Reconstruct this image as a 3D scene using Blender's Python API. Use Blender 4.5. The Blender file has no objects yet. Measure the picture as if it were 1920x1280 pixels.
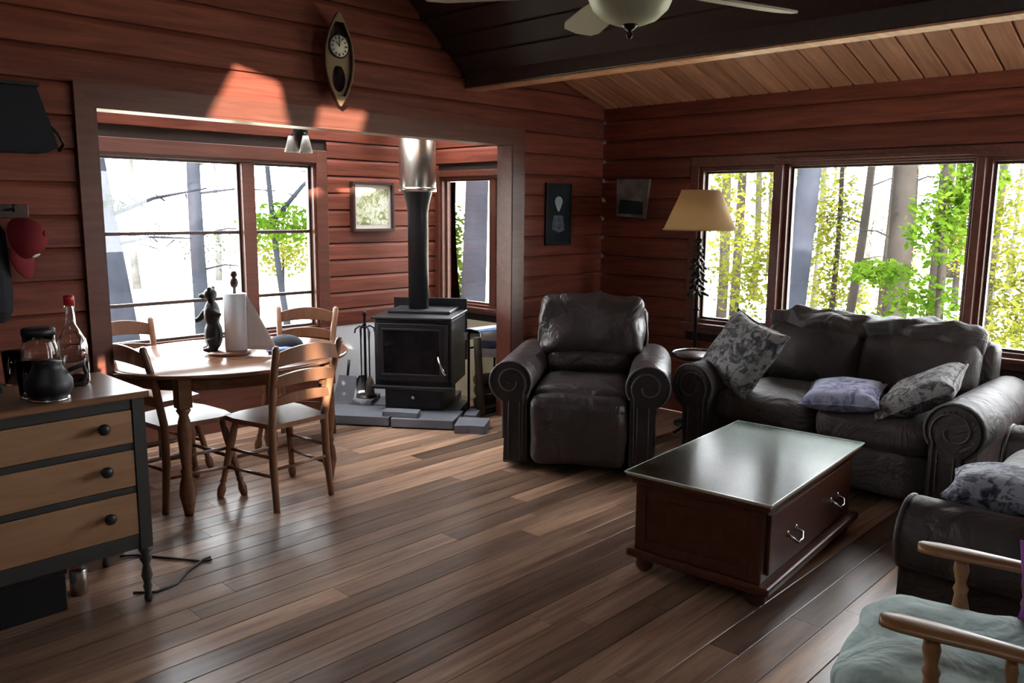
import bpy, bmesh, math, random
from mathutils import Vector, Matrix, noise
from mathutils.geometry import tessellate_polygon
R = math.radians
random.seed(7)
SC = bpy.context.scene
COL = SC.collection

# ------------------------------------------------------------------ camera, light, exposure
cam_d = bpy.data.cameras.new('camera')
cam = bpy.data.objects.new('camera', cam_d)
COL.objects.link(cam)
SC.camera = cam
yaw, pitch, roll = R(46.155), R(9.023), R(0.4533)
fw = Vector((math.sin(yaw) * math.cos(pitch), math.cos(yaw) * math.cos(pitch), -math.sin(pitch)))
rt = Vector((math.cos(yaw), -math.sin(yaw), 0))
up = rt.cross(fw)
rt2 = math.cos(roll) * rt + math.sin(roll) * up
up2 = -math.sin(roll) * rt + math.cos(roll) * up
cam.matrix_world = Matrix(((rt2.x, up2.x, -fw.x, 0), (rt2.y, up2.y, -fw.y, 0), (rt2.z, up2.z, -fw.z, 1.54), (0, 0, 0, 1)))
cam_d.sensor_width = 36
cam_d.lens = 36 * 1545 / 1920
cam_d.clip_start = 0.05

world = bpy.data.worlds.new('sky')
SC.world = world
world.use_nodes = True
nt = world.node_tree
bg = nt.nodes['Background']
bg.inputs['Color'].default_value = (0.93, 0.97, 1.0, 1)
bg.inputs['Strength'].default_value = 20.0

sun_d = bpy.data.lights.new('sun', 'SUN')
sun = bpy.data.objects.new('sun', sun_d)
COL.objects.link(sun)
sun_d.energy = 26.0
sun_d.angle = R(0.6)
sun_d.color = (1.0, 0.93, 0.82)
sun.rotation_euler = Vector((0.62, 0.76, -0.2)).to_track_quat('-Z', 'Y').to_euler()
sun.location = (0, -3, 6)

SC.view_settings.view_transform = 'Standard'
SC.view_settings.look = 'None'
SC.view_settings.gamma = 1
SC.view_settings.use_curve_mapping = False
SC.view_settings.exposure = 0.0

# ------------------------------------------------------------------ materials
MAT = {}
def new_mat(name):
    m = bpy.data.materials.new(name)
    m.use_nodes = True
    MAT[name] = m
    return m, m.node_tree, m.node_tree.nodes['Principled BSDF']
def N(t, kind, **kw):
    n = t.nodes.new(kind)
    for k, v in kw.items():
        if k in n.inputs.keys(): n.inputs[k].default_value = v
        else: setattr(n, k, v)
    return n
def ramp(t, src, stops):
    r = t.nodes.new('ShaderNodeValToRGB')
    els = r.color_ramp.elements
    els[0].position, els[0].color = stops[0][0], (*stops[0][1], 1)
    els[1].position, els[1].color = stops[-1][0], (*stops[-1][1], 1)
    for p, c in stops[1:-1]:
        e = els.new(p); e.color = (*c, 1)
    t.links.new(src, r.inputs['Fac'])
    return r
def wood(name, dark, light, rough=0.4, grain=(2.0, 28.0, 28.0), vary=0.25, bump=0.15, coat=0.0, rotz=0):
    m, t, b = new_mat(name)
    tc = N(t, 'ShaderNodeTexCoord'); oi = N(t, 'ShaderNodeObjectInfo')
    mul = N(t, 'ShaderNodeMath', operation='MULTIPLY'); mul.inputs[1].default_value = 53.0
    t.links.new(oi.outputs['Random'], mul.inputs[0])
    add = N(t, 'ShaderNodeVectorMath', operation='ADD')
    t.links.new(tc.outputs['Object'], add.inputs[0]); t.links.new(mul.outputs[0], add.inputs[1])
    mp = N(t, 'ShaderNodeMapping'); mp.inputs['Scale'].default_value = grain
    t.links.new(add.outputs[0], mp.inputs['Vector'])
    ns = N(t, 'ShaderNodeTexNoise', Scale=1.0, Detail=5.0, Roughness=0.62, Distortion=0.6)
    t.links.new(mp.outputs[0], ns.inputs['Vector'])
    mid = tuple((a + c) / 2 for a, c in zip(dark, light))
    rp = ramp(t, ns.outputs['Fac'], [(0.28, dark), (0.5, mid), (0.72, light)])
    hs = N(t, 'ShaderNodeHueSaturation')
    mr = N(t, 'ShaderNodeMapRange'); mr.inputs['To Min'].default_value = 1 - vary; mr.inputs['To Max'].default_value = 1 + vary
    t.links.new(oi.outputs['Random'], mr.inputs['Value'])
    t.links.new(mr.outputs[0], hs.inputs['Value']); t.links.new(rp.outputs[0], hs.inputs['Color'])
    t.links.new(hs.outputs[0], b.inputs['Base Color'])
    b.inputs['Roughness'].default_value = rough
    b.inputs['Coat Weight'].default_value = coat
    b.inputs['Coat Roughness'].default_value = 0.12
    bp = N(t, 'ShaderNodeBump', Strength=bump, Distance=0.002)
    t.links.new(ns.outputs['Fac'], bp.inputs['Height']); t.links.new(bp.outputs[0], b.inputs['Normal'])
    return m
def plain(name, col, rough=0.5, metal=0.0, bump=0.0, bscale=60, var=0.0, **kw):
    m, t, b = new_mat(name)
    b.inputs['Base Color'].default_value = (*col, 1)
    b.inputs['Roughness'].default_value = rough
    b.inputs['Metallic'].default_value = metal
    for k, v in kw.items(): b.inputs[k.replace('_', ' ')].default_value = v
    if bump or var:
        tc = N(t, 'ShaderNodeTexCoord')
        ns = N(t, 'ShaderNodeTexNoise', Scale=bscale, Detail=4.0, Roughness=0.6)
        t.links.new(tc.outputs['Object'], ns.inputs['Vector'])
        if bump:
            bp = N(t, 'ShaderNodeBump', Strength=bump, Distance=0.004)
            t.links.new(ns.outputs['Fac'], bp.inputs['Height']); t.links.new(bp.outputs[0], b.inputs['Normal'])
        if var:
            n2 = N(t, 'ShaderNodeTexNoise', Scale=bscale * 0.15, Detail=3.0)
            t.links.new(tc.outputs['Object'], n2.inputs['Vector'])
            rp = ramp(t, n2.outputs['Fac'], [(0.3, tuple(c * (1 - var) for c in col)), (0.7, tuple(min(1, c * (1 + var)) for c in col))])
            t.links.new(rp.outputs[0], b.inputs['Base Color'])
    return m
def hide(name, col, rough, fine, fold, folds=5.0, sheen=0.0):
    m, t, b = new_mat(name)
    tc = N(t, 'ShaderNodeTexCoord')
    n1 = N(t, 'ShaderNodeTexNoise', Scale=fine, Detail=4.0, Roughness=0.6); n2 = N(t, 'ShaderNodeTexNoise', Scale=folds, Detail=3.0, Roughness=0.55, Distortion=1.2)
    t.links.new(tc.outputs['Object'], n1.inputs['Vector']); t.links.new(tc.outputs['Object'], n2.inputs['Vector'])
    b1 = N(t, 'ShaderNodeBump', Strength=0.25, Distance=0.004); b2 = N(t, 'ShaderNodeBump', Strength=fold, Distance=0.05)
    t.links.new(n1.outputs['Fac'], b1.inputs['Height']); t.links.new(n2.outputs['Fac'], b2.inputs['Height'])
    t.links.new(b2.outputs[0], b1.inputs['Normal']); t.links.new(b1.outputs[0], b.inputs['Normal'])
    rp = ramp(t, n2.outputs['Fac'], [(0.3, tuple(c * 0.75 for c in col)), (0.7, tuple(c * 1.25 for c in col))])
    t.links.new(rp.outputs[0], b.inputs['Base Color'])
    b.inputs['Roughness'].default_value = rough
    b.inputs['Sheen Weight'].default_value = sheen
def floral(name, base, dark, mid, scale=22):
    m, t, b = new_mat(name)
    tc = N(t, 'ShaderNodeTexCoord')
    ns = N(t, 'ShaderNodeTexNoise', Scale=scale, Detail=3.0, Roughness=0.65, Distortion=1.4)
    t.links.new(tc.outputs['Object'], ns.inputs['Vector'])
    rp = ramp(t, ns.outputs['Fac'], [(0.36, dark), (0.47, mid), (0.53, base), (0.66, base), (0.74, dark)])
    t.links.new(rp.outputs[0], b.inputs['Base Color'])
    b.inputs['Roughness'].default_value = 0.9
    return m
def glassy(name, tint=(1, 1, 1), ior=1.35, rough=0.0):
    m = bpy.data.materials.new(name); m.use_nodes = True; MAT[name] = m
    t = m.node_tree; t.nodes.clear()
    out = N(t, 'ShaderNodeOutputMaterial'); mx = N(t, 'ShaderNodeMixShader')
    tr = N(t, 'ShaderNodeBsdfTransparent'); tr.inputs['Color'].default_value = (*tint, 1)
    gl = N(t, 'ShaderNodeBsdfGlossy'); gl.inputs['Roughness'].default_value = rough
    fr = N(t, 'ShaderNodeFresnel'); fr.inputs['IOR'].default_value = ior
    t.links.new(fr.outputs[0], mx.inputs[0]); t.links.new(tr.outputs[0], mx.inputs[1]); t.links.new(gl.outputs[0], mx.inputs[2])
    t.links.new(mx.outputs[0], out.inputs['Surface'])
    return m

wood('board_red', (0.115, 0.028, 0.018), (0.26, 0.072, 0.042), 0.48, vary=0.18)
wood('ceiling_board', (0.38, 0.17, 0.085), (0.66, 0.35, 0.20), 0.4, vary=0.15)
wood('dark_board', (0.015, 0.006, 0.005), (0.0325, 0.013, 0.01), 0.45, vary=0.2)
wood('casing', (0.09, 0.027, 0.017), (0.17, 0.055, 0.034), 0.38, vary=0.08)
wood('beam', (0.022, 0.012, 0.01), (0.045, 0.022, 0.018), 0.4, vary=0.0)
wood('floor_plank', (0.102, 0.0516, 0.0384), (0.384, 0.234, 0.15), 0.3, grain=(1.6, 22.0, 22.0), vary=0.6, bump=0.08)
plain('subfloor', (0.02, 0.012, 0.01), 0.8)
plain('backing', (0.0252, 0.0108, 0.0072), 0.8)
plain('room_wall', (0.10, 0.05, 0.035), 0.6, bump=0.1)
wood('dresser_front', (0.2475, 0.1275, 0.0638), (0.375, 0.21, 0.1125), 0.4, grain=(3, 20, 20), vary=0.06)
wood('dresser_top', (0.15, 0.0675, 0.0338), (0.255, 0.1275, 0.0675), 0.28, vary=0.0)
plain('dresser_dark', (0.035, 0.035, 0.032), 0.45, bump=0.1)
wood('chair_wood', (0.1425, 0.06, 0.03), (0.24, 0.1125, 0.06), 0.3, grain=(12, 12, 3), vary=0.1, bump=0.05)
wood('table_wood', (0.1275, 0.0525, 0.0263), (0.21, 0.0975, 0.0488), 0.2, vary=0.0, bump=0.04)
wood('chest_wood', (0.0562, 0.0165, 0.009), (0.105, 0.0338, 0.0165), 0.35, grain=(2, 18, 18), vary=0.08)
wood('chest_top', (0.40, 0.29, 0.16), (0.62, 0.50, 0.32), 0.5, vary=0.0)
wood('oak_arm', (0.20, 0.085, 0.03), (0.34, 0.165, 0.065), 0.35, grain=(18, 3, 18), vary=0.05)
hide('leather', (0.046, 0.033, 0.031), 0.40, 30, 0.55, 5.0)
hide('seafoam', (0.42, 0.53, 0.50), 0.85, 80, 0.6, 4.0, 0.1)
hide('leather_dark', (0.020, 0.015, 0.014), 0.5, 40, 0.15)
hide('sofa_fabric', (0.040, 0.029, 0.025), 0.62, 90, 0.5, 6.0, 0.05)
plain('sofa_piping', (0.0792, 0.0684, 0.0648), 0.6)
plain('nail', (0.10, 0.085, 0.07), 0.4, 1.0)
hide('grey_seat', (0.13, 0.125, 0.12), 0.8, 80, 0.5, 5.0, 0.1)
floral('floral', (0.20, 0.19, 0.18), (0.02, 0.02, 0.025), (0.075, 0.07, 0.075), 15)
floral('floral_blue', (0.36, 0.37, 0.42), (0.02, 0.024, 0.045), (0.13, 0.13, 0.18), 13)
floral('floral_violet', (0.30, 0.31, 0.42), (0.10, 0.10, 0.19), (0.20, 0.20, 0.31), 10)
plain('pillow_plain', (0.22, 0.20, 0.17), 0.9)
plain('purple', (0.1584, 0.0144, 0.1872), 0.8)
plain('black_iron', (0.012, 0.012, 0.014), 0.42, 0.3, bump=0.1)
plain('stove_black', (0.010, 0.010, 0.013), 0.45, 0.0, bump=0.06, bscale=120)
plain('stove_glass', (0.006, 0.006, 0.008), 0.08)
plain('steel', (0.6, 0.58, 0.54), 0.27, 1.0)
plain('brass', (0.6, 0.5, 0.32), 0.3, 1.0)
plain('silver', (0.6, 0.6, 0.6), 0.25, 1.0)
plain('black_plastic', (0.006, 0.006, 0.007), 0.5)
plain('black_cloth', (0.012, 0.012, 0.018), 0.9, bump=0.2)
plain('navy', (0.006, 0.007, 0.014), 0.85)
plain('slate', (0.1224, 0.126, 0.144), 0.62, bump=0.6, bscale=18, var=0.3)
plain('white_board', (0.85, 0.85, 0.86), 0.6)
plain('cream_board', (0.80, 0.68, 0.46), 0.6)
plain('red_cloth', (0.17, 0.004, 0.010), 0.85, bump=0.2)
plain('red_plastic', (0.42, 0.01, 0.015), 0.35)
plain('white_thread', (0.8, 0.78, 0.78), 0.6)
plain('paper', (0.84, 0.86, 0.9), 0.9, bump=0.2, bscale=90)
plain('blue_cloth', (0.12, 0.19, 0.38), 0.9, var=0.5, bscale=60)
plain('clock_face', (0.62, 0.57, 0.45), 0.5)
plain('canoe_wood', (0.204, 0.126, 0.066), 0.45, bump=0.1)
plain('canoe_hull', (0.05, 0.018, 0.012), 0.45)
plain('ink', (0.01, 0.01, 0.01), 0.6)
plain('mat_white', (0.78, 0.72, 0.66), 0.7)
plain('frame_dark', (0.05, 0.022, 0.016), 0.4)
floral('landscape', (0.82, 0.84, 0.72), (0.22, 0.26, 0.10), (0.62, 0.64, 0.36), 13)
plain('print_dark', (0.012, 0.022, 0.026), 0.35, var=0.6, bscale=40)
plain('print_pale', (0.34, 0.46, 0.44), 0.5)
plain('print_grey', (0.12, 0.15, 0.19), 0.5, var=0.6, bscale=160)
plain('canvas_grey', (0.20, 0.18, 0.17), 0.7, var=0.5, bscale=50)
plain('bark_grey', (0.020, 0.022, 0.029), 0.9, bump=0.5, bscale=12, var=0.35)
plain('bark_brown', (0.022, 0.019, 0.017), 0.9, bump=0.5, bscale=12, var=0.35)
plain('bark_hazed', (0.055, 0.054, 0.055), 0.9, var=0.3, bscale=12)  # far trunks: washing-out by haze is put into the bark colour
plain('log_bark', (0.06, 0.04, 0.028), 0.9, bump=0.6, bscale=20, var=0.4)
plain('log_end', (0.36, 0.23, 0.12), 0.8)
plain('fan_blade', (0.42, 0.40, 0.31), 0.4)
plain('fan_metal', (0.02, 0.016, 0.014), 0.35, 0.6)
plain('frosted', (0.62, 0.62, 0.46), 0.45, Transmission_Weight=0.35)
plain('cord_black', (0.015, 0.015, 0.017), 0.5)
plain('alc_shade', (0.75, 0.74, 0.70), 0.25, Transmission_Weight=0.5)
glassy('pane')
glassy('table_glass', (0.90, 0.97, 0.92), 1.14, 0.2)
plain('clear_glass', (0.95, 0.96, 0.95), 0.02, Transmission_Weight=1.0, IOR=1.45)
plain('green_edge', (0.55, 0.66, 0.58), 0.15)
def leafmat(name, c1, c2):
    m, t, b = new_mat(name)
    tc = N(t, 'ShaderNodeTexCoord')
    ns = N(t, 'ShaderNodeTexNoise', Scale=3.0, Detail=3.0)
    t.links.new(tc.outputs['Object'], ns.inputs['Vector'])
    rp = ramp(t, ns.outputs['Fac'], [(0.35, c1), (0.65, c2)])
    t.links.new(rp.outputs[0], b.inputs['Base Color'])
    b.inputs['Roughness'].default_value = 0.7
    tl = N(t, 'ShaderNodeBsdfTranslucent'); mx = N(t, 'ShaderNodeMixShader'); mx.inputs[0].default_value = 0.35
    t.links.new(rp.outputs[0], tl.inputs['Color'])
    t.links.new(b.outputs[0], mx.inputs[1]); t.links.new(tl.outputs[0], mx.inputs[2])
    t.links.new(mx.outputs[0], t.nodes['Material Output'].inputs['Surface'])
leafmat('leaf_green', (0.022, 0.052, 0.004), (0.06, 0.10, 0.010))
leafmat('leaf_yellow', (0.055, 0.065, 0.008), (0.115, 0.115, 0.02))
leafmat('leaf_dark', (0.012, 0.022, 0.014), (0.03, 0.045, 0.022))
leafmat('leaf_pale', (0.08, 0.09, 0.035), (0.14, 0.14, 0.06))
m, t, b = new_mat('forest_ground')
tc = N(t, 'ShaderNodeTexCoord')
ns = N(t, 'ShaderNodeTexNoise', Scale=0.6, Detail=6.0, Roughness=0.7)
t.links.new(tc.outputs['Object'], ns.inputs['Vector'])
rp = ramp(t, ns.outputs['Fac'], [(0.3, (0.34, 0.35, 0.20)), (0.5, (0.55, 0.53, 0.40)), (0.7, (0.72, 0.69, 0.58))])
t.links.new(rp.outputs[0], b.inputs['Base Color']); b.inputs['Roughness'].default_value = 0.95
for n_, v_ in (('chest_top', 0.12), ('board_red', 0.25), ('ceiling_board', 0.3), ('dark_board', 0.3), ('chest_wood', 0.35)):
    MAT[n_].node_tree.nodes['Principled BSDF'].inputs['Specular IOR Level'].default_value = v_
for n_ in ('bark_grey', 'bark_brown', 'bark_hazed', 'leaf_green', 'leaf_yellow', 'leaf_dark', 'leaf_pale', 'forest_ground'):
    MAT[n_].node_tree.nodes['Principled BSDF'].inputs['Specular IOR Level'].default_value = 0.0
# lamp shade: cloth that lets light through
m, t, b = new_mat('shade_cloth')
b.inputs['Base Color'].default_value = (0.62, 0.46, 0.25, 1); b.inputs['Roughness'].default_value = 0.9
tl = N(t, 'ShaderNodeBsdfTranslucent'); tl.inputs['Color'].default_value = (0.66, 0.48, 0.25, 1)
mx = N(t, 'ShaderNodeMixShader'); mx.inputs[0].default_value = 0.5
t.links.new(b.outputs[0], mx.inputs[1]); t.links.new(tl.outputs[0], mx.inputs[2])
t.links.new(mx.outputs[0], t.nodes['Material Output'].inputs['Surface'])

# ------------------------------------------------------------------ mesh helpers
class MB:
    def __init__(s): s.v = []; s.f = []; s.s = []
    def add(s, vs, fs, smooth=False):
        o = len(s.v)
        s.v += [tuple(v) for v in vs]
        s.f += [tuple(i + o for i in f) for f in fs]
        s.s += [smooth] * len(fs)
        return s
    def box(s, x0, x1, y0, y1, z0, z1):
        return s.add([(x0, y0, z0), (x1, y0, z0), (x1, y1, z0), (x0, y1, z0), (x0, y0, z1), (x1, y0, z1), (x1, y1, z1), (x0, y1, z1)],
                     [(0, 3, 2, 1), (4, 5, 6, 7), (0, 1, 5, 4), (1, 2, 6, 5), (2, 3, 7, 6), (3, 0, 4, 7)])
    def obox(s, c, size, rot=None):
        rot = rot or Matrix.Identity(3); c = Vector(c)
        hs = [q / 2 for q in size]
        vs = [c + rot @ Vector((sx * hs[0], sy * hs[1], sz * hs[2])) for sz in (-1, 1) for sx, sy in ((-1, -1), (1, -1), (1, 1), (-1, 1))]
        return s.add(vs, [(0, 3, 2, 1), (4, 5, 6, 7), (0, 1, 5, 4), (1, 2, 6, 5), (2, 3, 7, 6), (3, 0, 4, 7)])
    def prism(s, poly, fn, d0, d1, smooth=False):
        """poly in 2D, fn(a, b, d) -> 3D"""
        n = len(poly)
        vs = [fn(a, b, d0) for a, b in poly] + [fn(a, b, d1) for a, b in poly]
        s.add(vs, [(i, (i + 1) % n, n + (i + 1) % n, n + i) for i in range(n)], smooth)
        tri = tessellate_polygon([[Vector((a, b, 0)) for a, b in poly]])
        s.add(vs, [t[::-1] for t in tri] + [tuple(n + i for i in t) for t in tri])
        return s
    def loft(s, rings, smooth=True, cap=True, closed=True):
        n = len(rings[0]); vs = [p for r in rings for p in r]; fs = []
        for k in range(len(rings) - 1):
            for i in range(n if closed else n - 1):
                j = (i + 1) % n
                fs.append((k * n + i, k * n + j, (k + 1) * n + j, (k + 1) * n + i))
        s.add(vs, fs, smooth)
        if cap:
            o = len(s.v) - len(vs)
            for base, rev in ((0, True), ((len(rings) - 1) * n, False)):
                f = tuple(o + base + i for i in range(n))
                s.f.append(f[::-1] if rev else f); s.s.append(False)
        return s
    def tube(s, pts, rad, n=8, cap=True, squash=1.0):
        pts = [Vector(p) for p in pts]
        if not isinstance(rad, (list, tuple)): rad = [rad] * len(pts)
        rings = []; prev = None
        for i, p in enumerate(pts):
            d = (pts[min(i + 1, len(pts) - 1)] - pts[max(i - 1, 0)]).normalized()
            if prev is None:
                a = Vector((0, 0, 1)) if abs(d.z) < 0.9 else Vector((1, 0, 0))
                u = d.cross(a).normalized()
            else:
                u = (prev - d * prev.dot(d)).normalized()
            w = d.cross(u); prev = u
            rings.append([p + (u * math.cos(2 * math.pi * k / n) + w * squash * math.sin(2 * math.pi * k / n)) * rad[i] for k in range(n)])
        return s.loft(rings, True, cap)
    def lathe(s, prof, c=(0, 0, 0), n=16, rot=None, cap=True):
        rot = rot or Matrix.Identity(3); c = Vector(c)
        rings = [[c + rot @ Vector((r * math.cos(2 * math.pi * k / n), r * math.sin(2 * math.pi * k / n), z)) for k in range(n)] for r, z in prof]
        return s.loft(rings, True, cap)
    def leg(s, p0, p1, prof, n=10):
        """turned stick from p0 to p1, prof = [(radius, 0..1)]"""
        p0, p1 = Vector(p0), Vector(p1); d = p1 - p0
        rot = d.to_track_quat('Z', 'Y').to_matrix()
        return s.lathe([(r, q * d.length) for r, q in prof], p0, n, rot)
    def ball(s, c, r, n=12, m=8, rot=None):
        rr = r if isinstance(r, (tuple, list)) else (r, r, r)
        rot = rot or Matrix.Identity(3); c = Vector(c); rings = []
        for j in range(m + 1):
            a = math.pi * (j + 0.02 if j == 0 else (j - 0.02 if j == m else j)) / m
            rings.append([c + rot @ Vector((rr[0] * math.sin(a) * math.cos(2 * math.pi * k / n), rr[1] * math.sin(a) * math.sin(2 * math.pi * k / n), -rr[2] * math.cos(a))) for k in range(n)])
        return s.loft(rings)
    def cushion(s, c, size, r=0.05, puff=(0, 0, 0.3), n=10, wob=0.0, seed=0, rot=None, wscale=6.0, taper=0.0):
        """rounded, puffed block"""
        rot = rot or Matrix.Identity(3); c = Vector(c); h = [q / 2 for q in size]
        bm = bmesh.new(); bmesh.ops.create_cube(bm, size=2.0)
        bmesh.ops.subdivide_edges(bm, edges=bm.edges[:], cuts=n, use_grid_fill=True)
        vs = []
        for v in bm.verts:
            p = [v.co.x, v.co.y, v.co.z]
            q = []
            for i in range(3):
                a = p[i]; q.append(math.copysign(abs(a) ** 0.8, a) * h[i])
            inner = [max(-(h[i] - r), min(h[i] - r, q[i])) for i in range(3)]
            dlt = Vector([q[i] - inner[i] for i in range(3)])
            if dlt.length > 1e-9: dlt = dlt.normalized() * r
            o = Vector(inner) + dlt
            for i in range(3):
                a, b2 = p[(i + 1) % 3], p[(i + 2) % 3]
                o[i] *= 1 + puff[i] * (1 - a * a) * (1 - b2 * b2)
            if taper: o.x *= 1 - taper * p[2]
            if wob:
                w = noise.noise_vector(o * wscale + Vector((seed * 7.3, seed * 3.1, seed)))
                o += w * wob
            vs.append(c + rot @ o)
        bm.verts.index_update()
        s.add(vs, [tuple(v.index for v in f.verts) for f in bm.faces], True)
        bm.free(); return s
    def pillow(s, c, w, d, th, rot=None, n=14, wob=0.01, seed=0):
        rot = rot or Matrix.Identity(3); c = Vector(c); vs = []; fs = []
        for side in (1, -1):
            for j in range(n + 1):
                for i in range(n + 1):
                    a, b2 = 2 * i / n - 1, 2 * j / n - 1
                    z = side * th / 2 * ((1 - a ** 4) * (1 - b2 ** 4)) ** 0.55
                    x = w / 2 * a * (1 - 0.09 * (1 - b2 * b2) * abs(a)); y = d / 2 * b2 * (1 - 0.09 * (1 - a * a) * abs(b2))
                    o = Vector((x, y, z + 0.004 * side))
                    o += noise.noise_vector(o * 7 + Vector((seed * 5.0, seed, 0))) * wob
                    vs.append(c + rot @ o)
        m = (n + 1) ** 2
        for j in range(n):
            for i in range(n):
                q = (j * (n + 1) + i, j * (n + 1) + i + 1, (j + 1) * (n + 1) + i + 1, (j + 1) * (n + 1) + i)
                fs.append(q); fs.append(tuple(m + k for k in q[::-1]))
        ring = [i for i in range(n)] + [i * (n + 1) + n for i in range(n)] + [n * (n + 1) + n - i for i in range(n)] + [(n - i) * (n + 1) for i in range(n)]
        for k in range(len(ring)):
            a, b2 = ring[k], ring[(k + 1) % len(ring)]
            fs.append((b2, a, m + a, m + b2))
        return s.add(vs, fs, True)
    def mesh(s, name, mat, recalc=True):
        me = bpy.data.meshes.new(name)
        me.from_pydata(s.v, [], s.f)
        me.polygons.foreach_set('use_smooth', s.s)
        if recalc:
            bm = bmesh.new(); bm.from_mesh(me); bmesh.ops.recalc_face_normals(bm, faces=bm.faces[:]); bm.to_mesh(me); bm.free()
        me.materials.append(MAT[mat])
        me.update()
        return me
    def build(s, name, mat, parent=None, bevel=0.0, sub=0, recalc=True, label=None, segs=2):
        o = bpy.data.objects.new(name, s.mesh(name, mat, recalc))
        COL.objects.link(o)
        if parent: o.parent = parent
        if bevel:
            mod = o.modifiers.new('bevel', 'BEVEL'); mod.width = bevel; mod.segments = segs; mod.limit_method = 'ANGLE'; mod.angle_limit = R(40)
        if sub:
            mod = o.modifiers.new('sub', 'SUBSURF'); mod.levels = sub; mod.render_levels = sub
        if label: o['label'] = label
        return o
def thing(name, label, cat, loc=(0, 0, 0), rz=0.0, group=None):
    o = bpy.data.objects.new(name, None); COL.objects.link(o)
    o.empty_display_size = 0.1
    o.location = loc; o.rotation_euler = (0, 0, rz)
    o['label'] = label; o['category'] = cat
    if group: o['group'] = group
    return o
def tag(o, label, cat, group=None):
    o['label'] = label; o['category'] = cat
    if group: o['group'] = group
    return o
def struct(o):
    o['kind'] = 'structure'; return o
def dup(root, loc, rz, label=None):
    r = root.copy(); COL.objects.link(r); r.location = loc; r.rotation_euler = (0, 0, rz)
    if label: r['label'] = label
    for ch in list(root.children):
        c = ch.copy(); COL.objects.link(c); c.parent = r
        for g in list(ch.children):
            d = g.copy(); COL.objects.link(d); d.parent = c
    return r
XYZ = lambda a, b, d: (a, d, b)           # polygon in x-z, depth along y
YZX = lambda a, b, d: (d, a, b)           # polygon in y-z, depth along x
XYD = lambda a, b, d: (a, b, d)           # polygon in x-y, depth along z
def wallmesh(name, outer, holes, fn, d0, d1, mat):
    b = MB(); loops = [outer] + holes
    flat = [p for l in loops for p in l]
    tri = tessellate_polygon([[Vector((a, c, 0)) for a, c in l] for l in loops])
    n = len(flat)
    vs = [fn(a, c, d0) for a, c in flat] + [fn(a, c, d1) for a, c in flat]
    fs = [tuple(t) for t in tri] + [tuple(n + i for i in t[::-1]) for t in tri]
    o = 0
    for l in loops:
        k = len(l)
        fs += [(o + i, o + (i + 1) % k, n + o + (i + 1) % k, n + o + i) for i in range(k)]
        o += k
    b.add(vs, fs)
    return struct(b.build(name, mat))
def rect(x0, x1, z0, z1): return [(x0, z0), (x1, z0), (x1, z1), (x0, z1)]
_bc = {}
def board(parent, loc, L, p, mat='board_red', rz=0.0, name='board', th=0.02):
    """one horizontal wall board: length L along local x, height p, front at local y = 0"""
    key = (round(L, 3), round(p, 3), mat, th)
    if key not in _bc:
        g = 0.004
        prof = [(th, 0), (0.004, 0), (0.0, 0.004), (0, p - g - 0.026), (0.003, p - g - 0.015), (0.011, p - g - 0.001), (th, p - g)]
        _bc[key] = MB().prism(prof, lambda a, c, d: (d, a, c), 0, L).mesh('board', mat)
    o = bpy.data.objects.new(name, _bc[key]); COL.objects.link(o)
    o.parent = parent; o.location = loc; o.rotation_euler = (0, 0, rz)
    return o

# ------------------------------------------------------------------ structure
YB, XR, YA, XA = 4.2, 5.42, 5.33, 4.60     # back wall, right wall, sunroom back, sunroom right
BX, BZ, SL = 3.89, 2.345, 0.84              # beam: x, underside; steep slope
RX, RZ = 1.6, 2.43 + SL * (3.89 - 1.6)     # ridge
OX0, OX1, OZ = 1.51, 4.345, 2.012             # wide opening to the sunroom
# floor
fl = struct(MB().box(-1.7, XR, -1.7, YB, -0.06, -0.014).box(1.2, XA, YB, YA, -0.06, -0.014).build('floor', 'subfloor'))
rnd = random.Random(3)
pw = 0.122
_pm = {}
def plank(x, y, L, z0=-0.014):
    key = round(L, 2)
    if key not in _pm:
        g = 0.0012
        prof = [(g, z0), (g, -0.0015), (g + 0.002, 0), (pw - g - 0.002, 0), (pw - g, -0.0015), (pw - g, z0)]
        _pm[key] = MB().prism(prof, lambda a, c, d: (d, a, c), 0.0008, key - 0.0008).mesh('plank', 'floor_plank')
    o = bpy.data.objects.new('plank', _pm[key]); COL.objects.link(o); o.parent = fl; o.location = (x, y, 0)
y = -0.55
while y < YA - 0.01:
    xa, xb = (-1.7, XR) if y + pw < YB + 0.02 else (1.2, XA)
    x = xa; first = True
    while x < xb - 0.05:
        L = rnd.choice([1.2, 1.6, 1.8, 2.1, 2.4])
        if first: L = rnd.choice([0.6, 1.0, 1.4, 1.8]); first = False
        L = min(L, xb - x)
        if xb - (x + L) < 0.3: L = xb - x
        plank(x, y, round(L, 2)); x += L
    y += pw
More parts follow.
